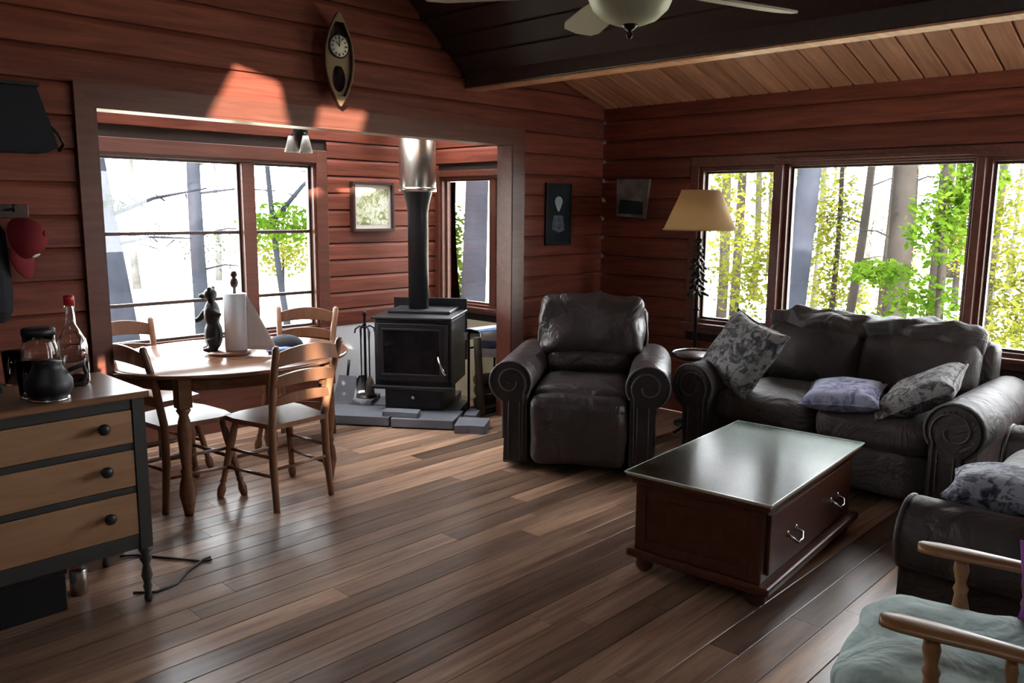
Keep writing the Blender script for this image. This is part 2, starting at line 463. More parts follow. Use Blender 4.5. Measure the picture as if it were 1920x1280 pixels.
# back wall with the wide opening
gz = lambda x: 2.43 + SL * (BX - x)
lowz = lambda x: 2.345 + 0.3 * (XR - x)
outer = [(-1.7, -0.06), (OX0, -0.06), (OX0, OZ), (OX1, OZ), (OX1, -0.06), (XR, -0.06), (XR, 2.36), (3.99, lowz(3.99) + 0.02), (3.89, 2.9), (RX, RZ + 0.1), (-1.7, 2.5)]
wb = wallmesh('wall_back', outer, [], XYZ, YB + 0.02, YB + 0.12, 'backing')
p = 0.152
k = 0
while True:
    z = OZ + 0.1 - 14 * p + k * p
    z0 = max(z, 0.0); k += 1
    if z > 3.05: break
    if z + p <= 0.02: continue
    h = z + p - z0
    if z < OZ + 0.09:
        board(wb, (-1.7, YB, z0), OX0 - 0.09 + 1.7, h)
        board(wb, (OX1 + 0.125, YB, z0), XR - OX1 - 0.125, h)
    else:
        xe = BX - max(0, (z + 0.03 - 2.43)) / SL
        xs = -1.7
        if z < BZ: board(wb, (-1.7, YB, z0), XR + 1.7, h)
        else:
            board(wb, (-1.7, YB, z0), xe + 1.7, h)
            x2 = XR - max(0, z - 2.345) / 0.3
            if z < 2.75 and x2 - (BX + 0.1) > 0.1: board(wb, (BX + 0.1, YB, z0), x2 - BX - 0.1, h)
# casing round the opening, mitred
tr = struct(MB().prism([(OX0 - 0.085, 0.0), (OX0, 0.0), (OX0, OZ), (OX0 - 0.085, OZ + 0.105)], XYZ, YB - 0.022, YB + 0.02).build('trim_1', 'casing', bevel=0.004))
tr = struct(MB().prism([(OX0, OZ), (OX1, OZ), (OX1 + 0.125, OZ + 0.105), (OX0 - 0.085, OZ + 0.105)], XYZ, YB - 0.022, YB + 0.02).build('trim_2', 'casing', bevel=0.004))
tr = struct(MB().prism([(OX1, 0), (OX1 + 0.125, 0), (OX1 + 0.125, OZ + 0.105), (OX1, OZ)], XYZ, YB - 0.022, YB + 0.02).build('trim_3', 'casing', bevel=0.004))
MB().box(OX0 - 0.002, OX1 + 0.002, YB - 0.018, YB + 0.125, OZ - 0.012, OZ + 0.006).build('jamb', 'casing', wb)
MB().box(OX0 - 0.006, OX0 + 0.012, YB - 0.018, YB + 0.125, 0, OZ - 0.012).build('jamb', 'casing', wb)
MB().box(OX1 - 0.012, OX1 + 0.006, YB - 0.018, YB + 0.125, 0, OZ - 0.012).build('jamb', 'casing', wb)

# windows
wi = 0
def win(axis, base, a0, a1, z0, z1, depth, splits=(), rows=(), sign=1, case=0.07, sill=True, fw_=0.03, parent_mat='casing', sashmat='frame_dark'):
    """glazed opening; axis 'x': in a wall along x at y = base (room at smaller y), axis 'y': in a wall along y at x = base"""
    global wi
    wi += 1
    F = (lambda a, z, d: (a, base + sign * d, z)) if axis == 'x' else (lambda a, z, d: (base + sign * d, a, z))
    def bar(b, u0, u1, w0, w1, d0, d1):
        p0, p1 = F(u0, w0, d0), F(u1, w1, d1)
        b.box(min(p0[0], p1[0]), max(p0[0], p1[0]), min(p0[1], p1[1]), max(p0[1], p1[1]), min(p0[2], p1[2]), max(p0[2], p1[2]))
    b = MB()
    f = fw_
    bar(b, a0, a0 + f, z0, z1, 0.0, depth); bar(b, a1 - f, a1, z0, z1, 0.0, depth)
    bar(b, a0 + f, a1 - f, z1 - f, z1, 0.0, depth); bar(b, a0 + f, a1 - f, z0, z0 + f, 0.0, depth)
    root = struct(b.build('window_%d' % wi, parent_mat, bevel=0.003))
    for (u0, u1, w0, w1) in ((a0 - case, a0 + 0.012, z0 - case, z1 + case), (a1 - 0.012, a1 + case, z0 - case, z1 + case), (a0 + 0.012, a1 - 0.012, z1 - 0.012, z1 + case), (a0 + 0.012, a1 - 0.012, z0 - case, z0 + 0.012)):
        if case:
            c = MB(); bar(c, u0, u1, w0, w1, -0.022, 0.0); c.build('casing', parent_mat, root, bevel=0.004)
    if sill and case:
        c = MB(); bar(c, a0 - case - 0.02, a1 + case + 0.02, z0 - 0.012, z0 + 0.012, -0.06, -0.0225); c.build('sill', parent_mat, root, bevel=0.004)
    edges = [a0 + f]
    for (s0, s1) in splits:
        c = MB(); bar(c, s0, s1, z0 + f, z1 - f, 0.0, depth); c.build('mullion', parent_mat, root, bevel=0.003)
        edges += [s0, s1]
    edges.append(a1 - f)
    for i in range(0, len(edges), 2):
        e0, e1 = edges[i], edges[i + 1]
        c = MB()
        for q in ((e0, e0 + 0.016, z0 + f, z1 - f), (e1 - 0.016, e1, z0 + f, z1 - f), (e0 + 0.016, e1 - 0.016, z1 - f - 0.016, z1 - f), (e0 + 0.016, e1 - 0.016, z0 + f, z0 + f + 0.016)):
            bar(c, *q, depth * 0.45, depth * 0.8)
        sash = c.build('sash', sashmat, root)
        c = MB(); bar(c, e0 + 0.02, e1 - 0.02, z0 + f + 0.02, z1 - f - 0.02, depth * 0.6, depth * 0.6 + 0.004); c.build('pane', 'pane', sash)
        for r in rows:
            c = MB(); bar(c, e0 + 0.016, e1 - 0.016, r - 0.011, r + 0.011, depth * 0.5, depth * 0.75); c.build('muntin', 'frame_dark', sash)
    return root

# sunroom shell
WZ0, WZ1 = 0.64, 1.885
sb = wallmesh('wall_sunroom_back', rect(1.2, XA + 0.1, -0.06, 2.36), [rect(1.42, 3.47, WZ0, WZ1)], XYZ, YA + 0.02, YA + 0.12, 'backing')
pa = 0.126
z = 0.655 - pa * 4
for i in range(16):
    zz = 0.655 + pa * i
    if zz > 2.3: break
    board(sb, (3.55, YA, zz), XA - 3.55, pa)
    if zz > WZ1 + 0.03: board(sb, (1.2, YA, zz), 3.55 - 1.2, pa)
MB().box(3.55, XA, YA + 0.006, YA + 0.02, 0.0, 0.652).build('white_panel', 'white_board', sb)
MB().box(1.2, 3.55, YA, YA + 0.02, 0.0, WZ0 - 0.05).build('lower_panel', 'casing', sb)
win('x', YA + 0.02, 1.42, 3.47, WZ0, WZ1, 0.10, splits=[(2.875, 2.97)], rows=[1.375, 0.92], case=0.08)
sr = wallmesh('wall_sunroom_right', rect(YB + 0.12, YA + 0.02, -0.06, 2.36), [rect(4.40, 5.29, 0.75, 1.82)], YZX, XA + 0.02, XA + 0.12, 'backing')
for i in range(16):
    zz = 0.655 + pa * i
    if zz > 2.3: break
    if zz + pa > 0.72 and zz < 1.83:
        board(sr, (XA, YA, zz), YA - 5.295, pa, rz=-math.pi / 2)
    else:
        board(sr, (XA, YA, zz), YA - YB - 0.12, pa, rz=-math.pi / 2)
MB().box(XA + 0.006, XA + 0.02, YB + 0.12, YA, 0.0, 0.652).build('cream_panel', 'cream_board', sr)
win('y', XA + 0.02, 4.40, 5.29, 0.75, 1.82, 0.10, splits=[(4.63, 4.70)], case=0.038, sashmat='casing')
wallmesh('wall_sunroom_left', rect(YB + 0.12, YA + 0.02, -0.06, 2.36), [], YZX, 1.1, 1.2, 'room_wall')
wallmesh('ceiling_sunroom', rect(1.1, XA + 0.12, YB + 0.12, YA + 0.12), [rect(1.3, 2.55, 4.48, 5.28), rect(2.6, 3.86, 4.48, 5.28), rect(4.19, 4.56, 4.48, 5.28)], XYD, 2.3, 2.4, 'ceiling_board')
for q in ((1.3, 2.55, 4.48, 5.28), (2.6, 3.86, 4.48, 5.28), (4.19, 4.56, 4.48, 5.28)):
    wi += 1
    struct(MB().box(q[0], q[1], q[2], q[3], 2.36, 2.365).build('window_%d' % wi, 'pane'))  # panes of unseen skylights, added to brighten the sunroom

# right wall and its three windows
wr = wallmesh('wall_right', rect(-1.8, YB + 0.12, -0.06, 2.36), [rect(2.70, 3.31, 0.71, 1.865), rect(1.445, 2.645, 0.71, 1.885), rect(0.2, 1.405, 0.71, 1.875)], YZX, XR + 0.02, XR + 0.14, 'backing')
k = 0
for k in range(16):
    z = -0.03 + 0.152 * k
    z0 = max(z, 0)
    if z > 2.34: break
    h = min(0.152, 2.39 - z) if z >= 0 else z + 0.152
    if z + 0.152 > 0.66 and z < 1.93:
        board(wr, (XR, YB, z0), YB - 3.37, h, rz=-math.pi / 2)
        board(wr, (XR, 0.14, z0), 0.14 + 1.7, h, rz=-math.pi / 2)
    else:
        board(wr, (XR, YB, z0), YB + 1.7, h, rz=-math.pi / 2)
win('y', XR + 0.02, 2.70, 3.31, 0.71, 1.865, 0.10, case=0.0)
win('y', XR + 0.02, 1.445, 2.645, 0.71, 1.885, 0.10, case=0.0)
win('y', XR + 0.02, 0.2, 1.405, 0.71, 1.875, 0.10, case=0.0)
tn = 3
def trim(x0, x1, y0, y1, z0, z1, mat='casing', bev=0.004):
    global tn
    tn += 1
    return struct(MB().box(x0, x1, y0, y1, z0, z1).build('trim_%d' % tn, mat, bevel=bev))
trim(XR - 0.002, XR + 0.02, 0.13, 3.38, 1.868, 1.94)                  # head board over the three windows
trim(XR - 0.002, XR + 0.02, 0.13, 3.38, 0.64, 0.712)                  # apron
trim(XR - 0.05, XR - 0.002, 0.11, 3.40, 0.69, 0.715)                  # stool
trim(XR - 0.002, XR + 0.02, 3.308, 3.38, 0.712, 1.868)
trim(XR - 0.002, XR + 0.02, 0.13, 0.202, 0.712, 1.868)
trim(XR - 0.03, XR + 0.02, 2.642, 2.703, 0.716, 1.866)
trim(XR - 0.03, XR + 0.02, 1.402, 1.448, 0.716, 1.866)
trim(XR - 0.034, XR - 0.003, 1.40, 2.70, 1.884, 1.91)                 # raised head moulding over the middle window
# walls behind the viewpoint
wallmesh('wall_rear', [(-1.8, -0.06), (XR + 0.1, -0.06), (XR + 0.1, 2.4), (3.99, 2.8), (3.9, 2.9), (RX, RZ + 0.1), (-1.8, 2.5)], [rect(4.45, 5.25, 0.85, 2.10)], XYZ, -1.78, -1.7, 'room_wall')
win('x', -1.7, 4.45, 5.25, 0.85, 2.10, 0.08, splits=[], sign=-1, case=0.06)  # unseen window, added to light the back wall and header
wallmesh('wall_left', rect(-1.8, YB + 0.12, -0.06, 2.5), [[(0.20, 1.71), (0.38, 1.71), (0.36, 1.80), (0.25, 1.85)], [(-1.52, 1.83), (-1.25, 1.86), (-1.27, 2.27)]], YZX, -1.715, -1.7, 'room_wall')  # unseen openings added to throw sun on the jamb and stove panel
# ceilings
d = Vector((RX - BX, 0, RZ - 2.43)); L = d.length
lz = lambda x: 2.525 + (x + 1.8) * (RZ + 0.025 - 2.525) / (RX + 1.8)
sd = Vector((0.62, 0.76, -0.2))
def to_roof(x, z):
    """point of the left roof slope that the sun passes on its way to (x, z) on the back wall"""
    k = (RZ + 0.025 - 2.525) / (RX + 1.8)
    t_ = (2.525 + (x + 1.8) * k - z) / (0.2 + 0.62 * k)
    return (x - 0.62 * t_, YB - 0.02 - 0.76 * t_)
p1 = [to_roof(*q) for q in ((2.23, 2.29), (2.48, 2.23), (2.55, 1.95), (2.06, 1.97))]  # unseen roof openings, shaped to cast the sun patches on the header
p2 = [to_roof(*q) for q in ((2.75, 2.12), (3.07, 2.12), (3.01, 1.97), (2.71, 1.97))]
mb_ = MB().prism([(BX, 2.455), (RX, RZ + 0.025), (RX, RZ + 0.12), (BX, 2.55)], XYZ, -1.8, YB + 0.1)
loops = [[(-1.8, -1.8), (RX, -1.8), (RX, YB + 0.1), (-1.8, YB + 0.1)], p1, p2]
flat = [q for l_ in loops for q in l_]
tri = tessellate_polygon([[Vector((a, c, 0)) for a, c in l_] for l_ in loops])
mb_.add([(a, c, lz(a)) for a, c in flat], [tuple(q) for q in tri])
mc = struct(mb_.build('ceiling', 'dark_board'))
nb = int(L / 0.155)
dn = d.normalized()
sideways = Vector((dn.z, 0, -dn.x))       # away from the room
if sideways.z < 0: sideways = -sideways
bmsh = None
for i in range(nb + 1):
    s0 = i * 0.155; s1 = min(L, s0 + 0.151)
    base = Vector((BX, 0, 2.43))
    A, B2 = base + dn * s0, base + dn * s1
    if bmsh is None or s1 == L:
        b = MB(); q = B2 - A
        pts = [Vector((0, 0, 0)) + sideways * 0.006, dn * 0.006, dn * (q.length - 0.006), q + sideways * 0.006, q + sideways * 0.02, sideways * 0.02]
        b.prism([(p_.x, p_.z) for p_ in pts], XYZ, 0, YB + 1.7)
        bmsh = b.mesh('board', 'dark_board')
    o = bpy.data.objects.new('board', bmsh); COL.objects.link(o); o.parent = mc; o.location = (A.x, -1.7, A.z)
lc = struct(MB().prism([(BX + 0.1, lowz(BX + 0.1) + 0.02), (XR + 0.12, lowz(XR + 0.12) + 0.02), (XR + 0.12, lowz(XR + 0.12) + 0.08), (BX + 0.1, lowz(BX + 0.1) + 0.08)], XYZ, -1.8, YB + 0.1).build('ceiling.001', 'backing'))
cw = 0.142
ang = math.atan(0.3); Lc = (XR - BX - 0.1) / math.cos(ang)
prof = [(0.003, 0.02), (0.003, 0.010), (0.010, 0), (cw - 0.010, 0), (cw - 0.003, 0.010), (cw - 0.003, 0.02)]
cme = MB().prism(prof, lambda a, c, d_: (d_, a, c), 0, Lc).mesh('board', 'ceiling_board')
y = YB - cw
while y > -1.7:
    o = bpy.data.objects.new('board', cme); COL.objects.link(o); o.parent = lc
    o.location = (BX + 0.1, y, lowz(BX + 0.1)); o.rotation_euler = (0, ang, 0)
    y -= cw
bm_ = struct(MB().box(BX, BX + 0.12, -1.7, YB, BZ, 2.85).build('ceiling_beam', 'beam', bevel=0.006))
trim(BX + 0.012, BX + 0.125, -1.7, YB, BZ - 0.012, BZ - 0.0005, 'ceiling_board', 0.002)              # light board under the beam

# ------------------------------------------------------------------ outdoors
gb = MB(); gn = 40
def gz_(x, y): return -0.75 + 0.12 * noise.noise(Vector((x * 0.3, y * 0.3, 0)))
for (x0, x1, y0, y1) in ((5.62, 62, -25, 62), (-30, 5.62, 5.5, 62)):
    vs = []; nx, ny = 40, 40
    for j in range(ny + 1):
        for i in range(nx + 1):
            x = x0 + (x1 - x0) * i / nx; y = y0 + (y1 - y0) * j / ny
            vs.append((x, y, gz_(x, y)))
    gb.add(vs, [(j * (nx + 1) + i, j * (nx + 1) + i + 1, (j + 1) * (nx + 1) + i + 1, (j + 1) * (nx + 1) + i) for j in range(ny) for i in range(nx)], True)
struct(gb.build('ground', 'forest_ground'))
def leaves(b, c, r, n, size, rg):
    c = Vector(c)
    for _ in range(n):
        d = Vector((rg.gauss(0, 1), rg.gauss(0, 1), rg.gauss(0, 1)))
        d = d.normalized() * rg.random() ** 0.45
        p = c + Vector((d.x * r[0], d.y * r[1], d.z * r[2]))
        u = Vector((rg.uniform(-1, 1), rg.uniform(-1, 1), rg.uniform(-0.6, 0.6))).normalized()
        w = u.cross(Vector((rg.uniform(-1, 1), rg.uniform(-1, 1), rg.uniform(-1, 1)))).normalized()
        s = size * rg.uniform(0.6, 1.3)
        b.add([p - u * s, p - w * s * 0.5, p + u * s, p + w * s * 0.5], [(0, 1, 2, 3)])
    return b
def tree(label, x, y, r, h=9.0, lean=(0, 0), bark='bark_grey', branches=(), blobs=(), leaf='leaf_green', name='pine_tree', cat='tree', group=None, seed=0, crook=0.04):
    rg = random.Random(seed)
    t = thing(name, label, cat, (x, y, gz_(x, y) - 0.05), 0, group)
    def at(z): return Vector((lean[0] * z / 3 + crook * math.sin(z * 1.3 + seed), lean[1] * z / 3 + crook * math.cos(z * 1.1 + seed), z))
    zs = [h * i / 10 for i in range(11)]
    b = MB().tube([at(z) for z in zs], [r * (1.15 if i == 0 else 1 - 0.06 * i) for i in range(11)], 10)
    b.build('trunk', bark, t)
    for (z, dx, dy, dz, rr) in branches:
        p0 = at(z); p1 = p0 + Vector((dx, dy, dz)) * 0.5 + Vector((0, 0, 0.06)); p2 = p0 + Vector((dx, dy, dz))
        b = MB().tube([p0, p1, p2], [rr, rr * 0.7, rr * 0.3], 6)
        for q in range(3):
            s = p0.lerp(p2, 0.4 + 0.2 * q)
            b.tube([s, s + Vector((rg.uniform(-0.25, 0.25), rg.uniform(-0.25, 0.25), rg.uniform(-0.1, 0.3)))], [rr * 0.4, rr * 0.15], 5)
        b.build('branch', bark, t)
    if blobs:
        b = MB()
        for (dx, dy, z, rx, rz_, n) in blobs: leaves(b, (dx, dy, z), (rx, rx, rz_), int(n * (4.6 if 'yellow' in leaf else 3.4)), 0.045, rg)
        o = b.build('foliage', leaf, t, recalc=False); o['kind'] = 'stuff'
    return t
def above(z): return z + 0.8
tree('large leaning grey trunk outside the left of the big sunroom window', 3.56, 9.3, 0.19, 8, (-0.12, 0.45), 'bark_grey', seed=1, crook=0.02,
     branches=[(2.2, 0.9, -0.7, 0.35, 0.03), (2.45, -0.5, 0.4, 0.4, 0.025), (1.9, 0.7, -0.6, 0.1, 0.025), (3.0, 0.5, -0.4, 0.3, 0.02)],
     blobs=[(-0.35, 0.5, 2.95, 0.25, 0.5, 90), (-0.1, 0.4, 2.35, 0.3, 0.15, 50)], leaf='leaf_dark')
tree('straight grey trunk with bare side branches outside the middle of the big sunroom window', 5.5, 11.6, 0.115, 9, (0.02, 0.05), 'bark_grey', seed=2, crook=0.02,
     branches=[(3.0, 0.9, -0.7, 0.25, 0.03), (2.6, 1.0, -0.75, 0.05, 0.022), (2.0, 0.7, -0.5, 0.1, 0.018), (1.5, 0.6, -0.4, 0.05, 0.02)])
tree('leafy tree with a diagonal bough outside the narrow sunroom casement', 6.0, 9.9, 0.05, 4.5, (-0.5, -0.3), 'bark_grey', seed=3,
     branches=[(2.2, 0.6, -0.5, 0.8, 0.04)],
     blobs=[(-0.3, -0.2, 2.15, 0.55, 0.30, 260), (0.4, -0.4, 2.2, 0.5, 0.3, 200), (0.5, -0.6, 3.3, 0.3, 0.4, 60)], leaf='leaf_green', name='maple_tree')
tree('low yellow-green sapling below the narrow sunroom casement view', 6.9, 11.6, 0.03, 2.4, (0, 0), 'bark_brown', seed=4,
     blobs=[(0, 0, 1.7, 0.65, 0.4, 200)], leaf='leaf_yellow', name='sapling')
tree('thick pale violet-grey trunk outside the small sunroom side window', 6.95, 7.35, 0.17, 9, (0.02, -0.03), 'bark_grey', seed=5, crook=0.03)
tree('bright green bush to the left of the trunk outside the small sunroom side window', 7.2, 8.05, 0.03, 2.2, (0, 0), 'bark_brown', seed=6,
     blobs=[(0, 0, 1.2, 0.45, 0.55, 320), (0.1, 0.1, 2.0, 0.3, 0.4, 120)], leaf='leaf_green', name='bush', cat='bush')
for i, (x, y, r) in enumerate(((4.6, 19, 0.07), (7.4, 21, 0.08), (9.5, 24, 0.10), (11, 20.5, 0.08), (6.2, 26, 0.09), (12.5, 25, 0.09), (8.2, 17.5, 0.05))):
    tree('haze-pale distant trunk beyond the clearing outside the sunroom', x, y, r, 9, (0, 0), 'bark_hazed', seed=20 + i, group='distant trunks beyond the clearing',
         blobs=[(0.3, 0, 1.5, 0.7, 0.4, 40)], leaf='leaf_dark')
# right-hand windows
tree('bluish-grey trunk at the left edge of the middle window view', 9.55, 4.5, 0.16, 10, (0.12, -0.1), 'bark_grey', seed=31, crook=0.02)
tree('slender dark trunk left of centre in the middle window view', 11.5, 4.60, 0.065, 10, (0.18, -0.16), 'bark_brown', seed=32, crook=0.03,
     branches=[(2.7, 0.4, -0.5, 0.15, 0.015), (2.2, -0.4, 0.5, 0.1, 0.014), (1.7, 0.4, -0.4, 0.0, 0.014)])
tree('thick brown trunk right of centre in the middle window view', 10.9, 3.75, 0.165, 10, (0.03, -0.03), 'bark_brown', seed=33, crook=0.02,
     branches=[(2.4, 0.5, -0.6, 0.1, 0.02), (2.0, -0.3, 0.5, 0.15, 0.018), (2.7, 0.4, -0.4, 0.1, 0.018)])
tree('bright green sapling right of the thick trunk in the middle window view', 9.3, 2.75, 0.035, 3.6, (0, 0), 'bark_brown', seed=34,
     blobs=[(0, 0, 2.2, 0.4, 0.45, 240), (0.1, -0.2, 2.7, 0.35, 0.35, 160), (-0.3, 0.5, 1.7, 0.35, 0.15, 120), (0.1, 0.2, 1.4, 0.4, 0.3, 140), (-0.2, 0.6, 0.9, 0.4, 0.4, 200)], leaf='leaf_green', name='sapling')
tree('brown trunk behind the sapling at the right of the middle window view', 13.6, 4.05, 0.13, 10, (0.02, -0.02), 'bark_brown', seed=35, crook=0.02)
tree('yellow-green young tree filling the left window view behind the lamp', 9.9, 6.05, 0.05, 5, (0, 0), 'bark_brown', seed=36,
     blobs=[(0, 0, 2.6, 0.7, 0.8, 330), (0.5, -0.6, 1.6, 0.6, 0.8, 300), (-0.3, 0.3, 1.2, 0.6, 0.5, 200), (0.8, -0.9, 2.8, 0.5, 0.6, 160)], leaf='leaf_yellow', name='young_tree')
tree('grey trunk standing in the left window view', 11.9, 6.5, 0.08, 10, (0, 0), 'bark_brown', seed=37, crook=0.02)
tree('second young tree with yellow-green leaves at the right of the left window view', 11.9, 4.95, 0.05, 5, (0, 0), 'bark_brown', seed=38,
     blobs=[(0, 0.1, 2.2, 0.45, 0.9, 260), (0.2, 0, 1.2, 0.45, 0.5, 160)], leaf='leaf_yellow', name='young_tree')
tree('dark trunk standing in the right window view', 12.3, 3.1, 0.085, 10, (0.08, -0.08), 'bark_brown', seed=39, crook=0.02)
tree('yellow-green young tree in the right window view', 11.4, 2.85, 0.05, 5, (0, 0), 'bark_brown', seed=40,
     blobs=[(0, 0, 2.3, 0.6, 0.6, 240), (0.4, -0.4, 1.5, 0.6, 0.5, 220), (0.2, -0.3, 0.9, 0.7, 0.4, 200)], leaf='leaf_yellow', name='young_tree')
rg = random.Random(11)
for i in range(26):
    a = R(9 + 5.8 * (i % 7) + 2.9 * (i // 7 % 2) + rg.uniform(-0.8, 0.8)); dd = (18.5, 23, 28, 33.5)[i // 7] + rg.uniform(-0.8, 0.8)
    tree('slim pale pine trunk far back in the woods outside the right-hand windows', dd * math.cos(a), dd * math.sin(a) * 0.9, rg.uniform(0.07, 0.14), 11, (0, 0), 'bark_hazed' if i % 2 else 'bark_brown', seed=60 + i,
         group='slim trunks far back in the woods', blobs=[(rg.uniform(-.5, .5), rg.uniform(-.5, .5), rg.uniform(0.8, 4.2), 0.7, 0.6, 60), (rg.uniform(-.4, .4), 0, rg.uniform(0.5, 2), 0.7, 0.5, 50)], leaf='leaf_pale' if i % 2 else 'leaf_yellow')
for i, (x, y, s) in enumerate(((8.6, 5.6, 0.5), (9.2, 3.6, 0.4), (10.3, 2.3, 0.6), (9.0, 4.6, 0.35), (8.7, 2.0, 0.5), (11.5, 4.2, 0.6), (12.5, 5.3, 0.6))):
    tree('low yellow-green undergrowth bush on the forest floor outside the right-hand windows', x, y, 0.02, 0.7, (0, 0), 'bark_brown', seed=100 + i, name='bush', cat='bush', group='undergrowth outside the right windows',
         blobs=[(0, 0, 0.45, s, 0.35, 200)], leaf='leaf_yellow' if i % 2 else 'leaf_pale')
# ------------------------------------------------------------------ dresser at the left
dr = thing('dresser', 'tan-fronted wooden dresser with dark frame and turned legs at the left edge', 'dresser', (0, 3.14, 0))
XL, XRr = 0.14, 1.25
MB().box(XL, XRr + 0.012, -0.012, 0.50, 0.826, 0.852).build('top', 'dresser_top', dr, bevel=0.006)
for x in (XL + 0.02, XRr - 0.05):
    for y in (0.005, 0.445):
        b = MB().box(x, x + 0.045, y, y + 0.045, 0.225, 0.826)
        b.lathe([(0.022, 0.228), (0.028, 0.215), (0.016, 0.195), (0.024, 0.175), (0.013, 0.15), (0.017, 0.13), (0.022, 0.105), (0.013, 0.075), (0.018, 0.06), (0.012, 0.035), (0.016, 0.015), (0.014, 0.0)], (x + 0.0225, y + 0.0225, 0), 14)
        b.build('leg', 'dresser_dark', dr)
b = MB()
for x in (XL + 0.025, XRr - 0.035): b.box(x, x + 0.018, 0.05, 0.445, 0.235, 0.826)
b.box(XL + 0.065, XRr - 0.05, 0.44, 0.455, 0.235, 0.826)
b.box(XL + 0.045, XRr - 0.034, 0.05, 0.44, 0.24, 0.26)
b.build('carcass', 'dresser_dark', dr)
b = MB()
for z0, z1 in ((0.228, 0.287), (0.458, 0.482), (0.628, 0.652), (0.785, 0.826)): b.box(XL + 0.065, XRr - 0.05, 0.012, 0.04, z0, z1)
b.build('rail', 'dresser_dark', dr, bevel=0.003)
for z0, z1 in ((0.289, 0.456), (0.484, 0.626), (0.654, 0.783)):
    d_ = MB().box(XL + 0.068, XRr - 0.053, 0.008, 0.036, z0, z1).build('drawer', 'dresser_front', dr, bevel=0.004)
    for x in (XL + 0.26, XRr - 0.165):
        MB().lathe([(0.010, 0), (0.009, 0.012), (0.020, 0.022), (0.022, 0.030), (0.014, 0.038), (0.002, 0.040)], (x, 0.008, (z0 + z1) / 2 + 0.012), 14, Matrix.Rotation(R(90), 3, 'X')).build('knob', 'black_iron', d_)
# things standing on the dresser
DZ = 0.852
t = thing('bottle', 'tall clear glass bottle with a red cap standing at the dresser corner', 'bottle', (1.10, 3.44, DZ))
MB().lathe([(0.050, 0), (0.054, 0.01), (0.054, 0.15), (0.050, 0.175), (0.034, 0.205), (0.019, 0.235), (0.016, 0.30), (0.018, 0.303), (0.018, 0.315), (0.013, 0.315), (0.013, 0.30), (0.016, 0.24), (0.030, 0.205), (0.047, 0.17), (0.049, 0.012), (0.003, 0.010)], n=20).build('glass_body', 'clear_glass', t)
MB().lathe([(0.019, 0.312), (0.019, 0.345), (0.016, 0.350), (0.002, 0.351)], n=16).build('cap', 'red_plastic', t)
t = thing('jar', 'wide clear glass jar beside the red-capped bottle on the dresser', 'jar', (0.995, 3.48, DZ))
MB().lathe([(0.060, 0), (0.066, 0.01), (0.066, 0.15), (0.056, 0.175), (0.056, 0.20), (0.052, 0.20), (0.052, 0.175), (0.061, 0.148), (0.061, 0.012), (0.003, 0.01)], n=20).build('glass_body', 'clear_glass', t)
MB().lathe([(0.058, 0.2005), (0.059, 0.225), (0.052, 0.230), (0.003, 0.230)], n=20).build('lid', 'black_plastic', t)
for (x, y, lab) in ((0.745, 3.36, 'left of three empty drinking glasses on the dresser top'), (0.90, 3.31, 'nearest of three empty drinking glasses on the dresser top'), (0.93, 3.60, 'rearmost of three empty drinking glasses on the dresser top')):
    t = tag(MB().lathe([(0.030, 0), (0.036, 0.13), (0.034, 0.13), (0.028, 0.01), (0.002, 0.009)], n=18).build('drinking_glass', 'clear_glass'), lab, 'glass', 'drinking glasses on the dresser')
    t.location = (x, y, DZ)
t = thing('carafe', 'black squat carafe with a silver base ring in front on the dresser', 'carafe', (0.94, 3.215, DZ))
MB().lathe([(0.062, 0.012), (0.080, 0.045), (0.078, 0.075), (0.052, 0.115), (0.046, 0.135), (0.05, 0.14), (0.004, 0.145)], n=20).build('body', 'black_plastic', t)
MB().lathe([(0.063, 0), (0.067, 0.004), (0.065, 0.012), (0.003, 0.0125)], n=20).build('base_ring', 'silver', t)
MB().tube([(0.07, 0, 0.10), (0.12, 0, 0.115), (0.13, 0, 0.08), (0.115, 0, 0.04), (0.078, 0, 0.045)], 0.009, 8).build('handle', 'black_plastic', t)
t = thing('coffee_maker', 'tall black coffee maker at the back of the dresser below the red cap', 'coffee maker', (0.97, 3.57, DZ), R(-10))
t.location = (0.80, 3.54, DZ)
MB().box(-0.07, 0.07, -0.09, 0.08, 0, 0.03).build('base', 'black_plastic', t, bevel=0.006)
MB().box(-0.065, 0.065, 0.03, 0.08, 0.03, 0.27).build('tower', 'black_plastic', t, bevel=0.006)
MB().box(-0.072, 0.072, -0.085, 0.08, 0.27, 0.36).build('brew_head', 'black_plastic', t, bevel=0.008)
MB().lathe([(0.045, 0.032), (0.055, 0.06), (0.05, 0.13), (0.036, 0.16), (0.04, 0.17), (0.003, 0.172)], (0, -0.035, 0), 16).build('pot', 'stove_glass', t)
t = thing('toaster', 'silver-grey ribbed toaster at the extreme left of the dresser top', 'toaster', (0.55, 3.42, DZ))
MB().cushion((0, 0, 0.11), (0.30, 0.19, 0.20), 0.04, (0, 0, 0.05), 6).build('body', 'silver', t)
b = MB()
for z in (0.06, 0.10, 0.14): b.box(-0.145, 0.145, -0.098, -0.093, z, z + 0.012)
b.build('ribs', 'black_plastic', t)
for y in (-0.04, 0.04): MB().box(-0.11, 0.11, y - 0.014, y + 0.014, 0.208, 0.2125).build('slot', 'black_plastic', t)
MB().box(-0.14, 0.14, -0.08, 0.08, 0, 0.013).build('base', 'black_plastic', t)
t = tag(MB().lathe([(0.033, 0), (0.034, 0.1), (0.03, 0.108), (0.002, 0.108)], n=16).build('food_can', 'silver'), 'small silver can on the floor under the dresser', 'can')
t.location = (1.05, 3.42, 0.0)
t = thing('storage_box', 'black lidded box on the floor under the dresser', 'box', (0.85, 3.40, 0))
MB().box(-0.12, 0.12, -0.1, 0.1, 0, 0.15).build('body', 'black_plastic', t, bevel=0.005)
